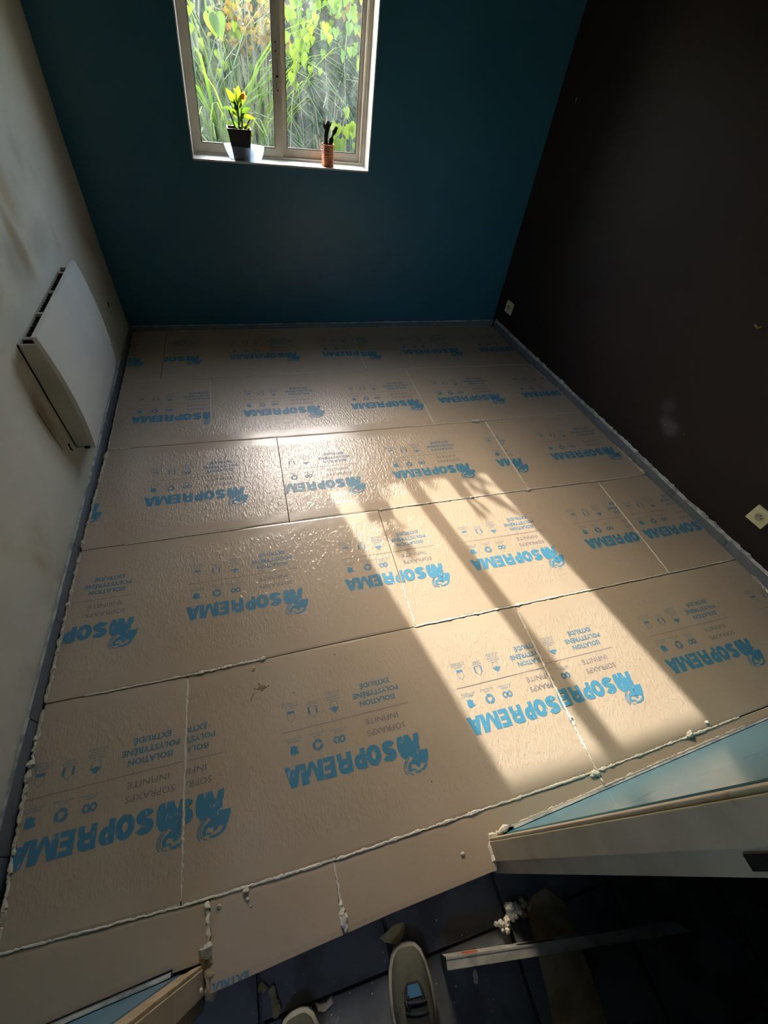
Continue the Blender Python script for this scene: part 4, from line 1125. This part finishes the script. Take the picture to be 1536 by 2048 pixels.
spot([(.700, -.262), (.712, -.268), (.728, -.270), (.742, -.262), (.745, -.276), (.722, -.285), (.706, -.280)], .003, 'foam', 'small curled foam flake on the tile between the shoes', 'foam', 'foam_flake')
b = bmesh.new()
for (x, y, r_) in ((1.105, -.3285, .007), (1.103, -.336, .006), (1.107, -.322, .005)): blob(b, (x, y, ZF + .005), r_, 2, .8, .15)
tag(obj('foam_flake', b, M['foam_pale'], origin=(1.105, -.33, ZF)), 'small white foam drop on the tile below the level', 'foam')
b = bmesh.new()
bead_geo([(.600, -.205, ZF + .004), (.604, -.225, ZF + .004), (.612, -.236, ZF + .004), (.606, -.262, ZF + .004)], .008, lumps=.0, flat=.4, bm=b)
bead_geo([(.575, -.196, ZF + .003), (.581, -.214, ZF + .003)], .012, lumps=.0, flat=.3, bm=b)
tag(obj('foam_smear', b, M['foam_old'], origin=(.6, -.22, ZF)), 'yellowish foam drips on the tile beyond the left shoe toe', 'foam')
b = bmesh.new(); blob(b, (.452, -.190, ZF + .05), (.006, .005, .006), 2, rnd=.15)
# white drip stuck on the left jamb
obj('foam_drip', (lambda q: (blob(q, (.4575, -.160, .035), (.004, .005, .006), 2, rnd=.15), q)[1])(bmesh.new()), M['foam_pale'], door, origin=(.457, -.16, .03)); b.free()
b = bmesh.new()
for i in range(60):
    x, y = random.uniform(.55, 1.3), random.uniform(-.42, -.20)
    blob(b, (x, y, ZF + .0006), random.uniform(.0008, .0022), 1, .5, .3)
cr = obj('foam_crumbs', b, M['foam_pale'], origin=(.9, -.3, ZF)); cr['kind'] = 'stuff'; tag(cr, 'scattered pale foam crumbs on the dark corridor tiles', 'crumbs')

# ---------------------------------------------------------------- shoes
def shoe(tip, ang, label):
    """sneaker pointing along +y in its own space, 0.29 long; tip at the toe"""
    root = thing('sneaker', label, 'shoe', (tip[0], tip[1], ZF))
    mm = Matrix.Translation((tip[0], tip[1], ZF)) @ Matrix.Rotation(ang, 4, 'Z')
    def part(name, bm, m, smooth=True):
        bmesh.ops.recalc_face_normals(bm, faces=bm.faces)
        bmesh.ops.transform(bm, matrix=mm, verts=bm.verts)
        return obj(name, bm, M[m], root, origin=(tip[0], tip[1], ZF), smooth=smooth)
    # stations back from the toe: (distance, half width, height)
    ST = [(.000, .006, .020), (.006, .022, .030), (.018, .034, .042), (.040, .043, .052), (.070, .0485, .060), (.105, .050, .072), (.140, .046, .088), (.180, .040, .095), (.225, .039, .092), (.262, .036, .088), (.284, .024, .080), (.290, .008, .070)]
    b = bmesh.new(); prev = None
    for (d, w_, h_) in ST:
        w2 = w_ + .006
        cur = [b.verts.new((x, -d + (.003 if d < .02 else 0), z)) for x, z in ((-w2, .002), (w2, .002), (w2, .022), (w_ * .9, .027), (-w_ * .9, .027), (-w2, .022))]
        if prev:
            for k in range(6): b.faces.new((prev[k], prev[(k + 1) % 6], cur[(k + 1) % 6], cur[k]))
        else: b.faces.new(cur[::-1])
        prev = cur
    b.faces.new(prev); part('sole', b, 'sole')
    b = bmesh.new(); prev = None; n_ = 12
    for i, (d, w_, h_) in enumerate(ST):
        cur = []
        for k in range(n_ + 1):
            a = math.pi * k / n_; x = w_ * math.cos(a); z = .024 + (h_ - .024) * math.sin(a) ** (.75)
            cur.append(b.verts.new((x * (1 - .25 * math.sin(a) ** 2 * (d > .1)), -d - .001, z)))
        if prev:
            for k in range(n_): b.faces.new((prev[k], prev[k + 1], cur[k + 1], cur[k]))
        prev = cur
    part('upper', b, 'shoe')
    b = bmesh.new(); prev = None
    for (d, w_, z) in ((.062, .016, .062), (.078, .024, .0685), (.10, .027, .077), (.14, .027, .0925), (.18, .026, .1005), (.21, .024, .104)):
        cur = [b.verts.new(p) for p in ((-w_, -d, z - .008), (-w_ * .5, -d, z), (w_ * .5, -d, z), (w_, -d, z - .008))]
        if prev:
            for k in range(3): b.faces.new((prev[k], prev[k + 1], cur[k + 1], cur[k]))
        prev = cur
    part('tongue', b, 'shoe_dark')
    b = bmesh.new(); prev = None
    for (d, w_, z) in ((.066, .013, .0655), (.086, .018, .0735)):
        cur = [b.verts.new(p) for p in ((-w_, -d, z), (w_, -d, z))]
        if prev: b.faces.new((prev[0], prev[1], cur[1], cur[0]))
        prev = cur
    part('blue_patch', b, 'tongue')
    for i in range(6):
        d = .090 + i * .017; z = .079 + min(.022, i * .0044)
        b = bmesh.new(); tube(b, [(-.027, -d, z - .010), (-.012, -d - .003, z), (.012, -d - .006, z), (.027, -d - .008, z - .010)], .0028, 6)
        part('lace', b, 'lace')
    b = bmesh.new(); tube(b, [(-.018, -.105, .082), (-.024, -.092, .078), (-.022, -.080, .072), (-.014, -.082, .073), (-.016, -.100, .080)], .0022, 6)
    part('lace', b, 'lace')
    b = bmesh.new(); pts = [( .031 * math.cos(a), -.232 - .045 * math.sin(a), .0935) for a in [2 * math.pi * k / 20 for k in range(21)]]
    tube(b, pts, .006, 6, cap=False); part('collar', b, 'shoe_dark')
    b = bmesh.new(); vs = [b.verts.new((.030 * math.cos(2 * math.pi * k / 20), -.232 - .044 * math.sin(2 * math.pi * k / 20), .0925)) for k in range(20)]; b.faces.new(vs); part('opening', b, 'shoe_dark')
    return root
shoe((.942, -.222), math.radians(-5), 'grey canvas sneaker with pale sole and blue patch, toe just past the boards')
shoe((.655, -.262), math.radians(4), 'dark sneaker whose pale toe only just shows, left of its fellow')

# ---------------------------------------------------------------- garden outside
def ground_z(y): return .12 + min(2.0, max(0, y - 4.6) * 1.5)
b = bmesh.new(); gx = 16; gy = 14; gr = []
for j in range(gy + 1):
    y = 3.30 + j * .35; row_ = []
    for i in range(gx + 1):
        x = -2.5 + i * .45
        z = ground_z(y) + .05 * math.sin(3 * x + y * 2) + random.uniform(-.03, .03)
        row_.append(b.verts.new((x, y, z)))
    gr.append(row_)
for r0, r1 in zip(gr, gr[1:]):
    for i in range(gx): b.faces.new((r0[i], r0[i + 1], r1[i + 1], r1[i]))
structure(obj('ground_bank', b, M['earth'], smooth=True))

def hedge(x, y, z, r, m, label, n=420, size=.045, seed=1, name='shrub', grp='shrubs beyond the window'):
    random.seed(seed)
    root = thing(name, label, 'shrub', (x, y, z - r), grp)
    b = bmesh.new()
    for i in range(n):
        a = random.uniform(0, 6.28); c = random.uniform(-.8, 1); rr = r * random.uniform(.45, 1.0)
        s = math.sqrt(1 - c * c); p = Vector((x + rr * s * math.cos(a) * 1.15, y + rr * s * math.sin(a) * .6, z + rr * c))
        d = Vector((random.uniform(-1, 1), random.uniform(-1, .3), random.uniform(-1, .3))).normalized()
        L = size * random.uniform(.6, 1.3)
        leaf_mesh(b, p, p + d * L, L * .55, (random.uniform(-.5, .5), -1, random.uniform(-.2, .8)))
    obj('foliage', b, M[m], root, origin=(x, y, z - r))
    b = bmesh.new()
    for i in range(9):
        a = random.uniform(0, 6.28); tube(b, [(x, y, ground_z(y) - .05), (x + r * .4 * math.cos(a), y + .2 * r * math.sin(a), z), (x + r * .9 * math.cos(a), y + .4 * r * math.sin(a), z + r * random.uniform(-.2, .8))], [.010, .006, .003], 5)
    obj('stem', b, M['twig'], root, origin=(x, y, z - r))
    return root
SH = [(-.9, 4.9, 1.25, .55, 'leaf_dark', 'dark leafy shrub far left beyond the window', 380, .06),
      (.05, 4.8, 1.20, .50, 'leaf_dark', 'dark shrub behind the drooping grass outside', 420, .05),
      (.62, 4.75, 1.15, .42, 'leaf_dark', 'dark shrub seen through the left pane', 460, .045),
      (1.10, 4.85, 1.20, .45, 'leaf_dark', 'dark shrub seen behind the window mullion', 460, .045),
      (1.60, 4.8, 1.05, .45, 'leaf_dark', 'dark low shrub seen through the right pane', 480, .05),
      (2.20, 4.8, 1.15, .50, 'leaf_dark', 'dark leafy shrub right beyond the window', 420, .055),
      (3.1, 4.9, 1.25, .55, 'leaf_dark', 'dark leafy shrub far right beyond the window', 380, .06),
      (.60, 5.3, 1.75, .50, 'leaf_mid', 'mid green bush higher on the bank, left', 420, .05),
      (1.45, 5.3, 1.75, .50, 'leaf_bright', 'yellow green bush higher on the bank, centre', 420, .055),
      (2.20, 5.3, 1.75, .50, 'leaf_orange', 'bush with orange tinted leaves high on the bank, right', 360, .05),
      (1.02, 4.55, 1.42, .26, 'leaf_dry', 'dry straw coloured twigs beside the mullion outside', 260, .05),
      (-.5, 5.3, 1.8, .55, 'leaf_mid', 'mid green bush high on the bank at far left', 320, .06)]
for i, s in enumerate(SH): hedge(*s[:6], n=s[6], size=s[7], seed=20 + i)
def grass(x, y, z, n, L, label, m='leaf_mid', w_=.016, seed=3, droop=2.2, up=1.0, spread=.5, name='grass_clump', nseg=10):
    random.seed(seed)
    root = thing(name, label, 'grass', (x, y, z), 'grass clumps on the bank outside')
    b = bmesh.new()
    for i in range(n):
        a = random.uniform(0, 6.28)
        blade(b, (x + random.gauss(0, .05), y + random.gauss(0, .04), z), (spread * math.cos(a), spread * math.sin(a) - .12, up), L * random.uniform(.6, 1.15), w_ * random.uniform(.6, 1.3), droop, n=nseg)
    obj('blades', b, M[m], root, origin=(x, y, z))
G = .10
grass(.56, 4.15, G, 80, 1.75, 'tall drooping grass clump outside the left pane edge', 'leaf_grey', .020, 3, 3.0, spread=.22)
grass(.88, 4.38, G, 90, 1.85, 'tall yellow green grass clump outside the left pane', 'leaf_bright', .017, 4, 2.8, spread=.20)
grass(.68, 3.80, G, 80, 1.05, 'shorter grey green grass clump low outside the left pane', 'leaf_grey', .012, 5, 2.8, spread=.25)
grass(1.12, 3.90, G, 50, 1.05, 'dry yellow grass tuft low beyond the mullion', 'leaf_dry', .008, 6, 2.8, spread=.22)
grass(1.30, 4.0, G, 60, 1.05, 'thin green grass tuft behind the copper can', 'leaf_mid', .010, 7, 2.8, spread=.22)
grass(.72, 4.45, G, 70, 2.2, 'tallest arching green grass clump, high outside the left pane', 'leaf_mid', .020, 12, 3.4, spread=.20)
grass(.10, 4.2, G, 60, 1.5, 'grass clump outside, left of the window', 'leaf_mid', .018, 8, 2.8, spread=.25)
grass(1.75, 4.35, G, 60, 1.35, 'grey green grass clump outside the right pane edge', 'leaf_grey', .014, 9, 2.8, spread=.22)
# climbing vines with single heart shaped leaves
def vine(path, leaves, m, label, seed, size=.07):
    random.seed(seed)
    root = thing('climbing_vine', label, 'vine', path[0], 'climbing vines outside the window')
    b = bmesh.new(); tube(b, path, .0028, 5); obj('stem', b, M['twig'], root, origin=path[0])
    for q in leaves:
        p = Vector(q[:3]); L = size * (q[3] if len(q) > 3 else 1)
        d = Vector((random.uniform(-.5, .5), random.uniform(-.5, 0), -1)).normalized()
        b = bmesh.new(); leaf_mesh(b, p, p + d * L, L * .95, (random.uniform(-.4, .4), -1, random.uniform(-.2, .4)), heart=True, fold=.2)
        obj('leaf', b, M[m], root, origin=p, smooth=True)
def rl(n, x0, x1, y0, y1, z0, z1, s0=.7, s1=1.2, seed=0):
    random.seed(seed); return [(random.uniform(x0, x1), random.uniform(y0, y1), random.uniform(z0, z1), random.uniform(s0, s1)) for i in range(n)]
vine([(1.60, 3.55, .08), (1.58, 3.55, .55), (1.53, 3.55, .80), (1.47, 3.52, 1.02), (1.50, 3.50, 1.15)],
     [(1.43, 3.50, 1.055, 1.25), (1.49, 3.52, 1.045, 1.0), (1.41, 3.50, .985, 1.1), (1.455, 3.49, .985, 1.2), (1.555, 3.52, 1.06, 1.2), (1.60, 3.53, 1.05, 1.1), (1.49, 3.52, 1.13, .8), (1.56, 3.52, .97, .8), (1.60, 3.52, .95, .9), (1.52, 3.50, 1.06, .7)],
     'leaf_bright', 'low vine with pale yellow green heart leaves right of the copper can', 31, .062)
vine([(1.36, 4.5, .08), (1.35, 4.5, .9), (1.30, 4.45, 1.2), (1.32, 4.4, 1.5), (1.28, 4.4, 1.8)], rl(80, 1.15, 1.46, 4.25, 4.55, 1.22, 1.75, seed=2), 'leaf_bright', 'tall vine of bright heart leaves in the middle of the right pane', 32, .048)
vine([(1.71, 4.5, .08), (1.70, 4.5, .9), (1.66, 4.45, 1.3), (1.72, 4.4, 1.8)], rl(44, 1.50, 1.90, 4.25, 4.6, 1.30, 1.75, seed=5), 'leaf_mid', 'vine of mid green heart leaves at the right of the right pane', 33, .05)
vine([(.81, 4.4, .08), (.80, 4.4, .9), (.78, 4.3, 1.2), (.76, 4.25, 1.6)], [(.745, 4.12, 1.42, 2.3), (.79, 4.12, 1.42, 2.5)] + rl(26, .62, 1.0, 4.2, 4.5, 1.10, 1.65, seed=6), 'leaf_bright', 'vine with two glowing yellow green leaves in the left pane', 34, .042)
vine([(.95, 4.5, .08), (.95, 4.5, .9), (.97, 4.45, 1.3), (.99, 4.4, 1.75)], rl(34, .86, 1.10, 4.3, 4.6, 1.25, 1.75, seed=8), 'leaf_orange', 'vine with yellow orange leaves left of the mullion', 35, .034)
vine([(1.95, 4.5, .08), (1.95, 4.5, .9), (1.92, 4.45, 1.3), (1.95, 4.4, 1.8)], rl(26, 1.75, 2.1, 4.35, 4.6, 1.40, 1.80, seed=9), 'leaf_orange', 'vine with orange leaves at the top right of the right pane', 36, .038)
vine([(1.10, 3.75, .08), (1.14, 3.72, .7), (1.18, 3.70, 1.1), (1.24, 3.68, 1.38), (1.36, 3.68, 1.50)],
     [(1.20, 3.68, 1.34, 1.0), (1.235, 3.67, 1.38, 1.2), (1.27, 3.68, 1.42, 1.1), (1.22, 3.70, 1.28, .9), (1.30, 3.69, 1.46, 1.0), (1.25, 3.66, 1.33, 1.2), (1.19, 3.70, 1.24, 1.0), (1.205, 3.69, 1.20, .8), (1.34, 3.69, 1.49, .9), (1.285, 3.70, 1.38, .8), (1.17, 3.70, 1.40, .8), (1.39, 3.68, 1.46, .9), (1.42, 3.69, 1.42, .7)],
     'leaf_bright', 'near vine with a hanging tress of glowing leaves just right of the mullion', 37, .052)
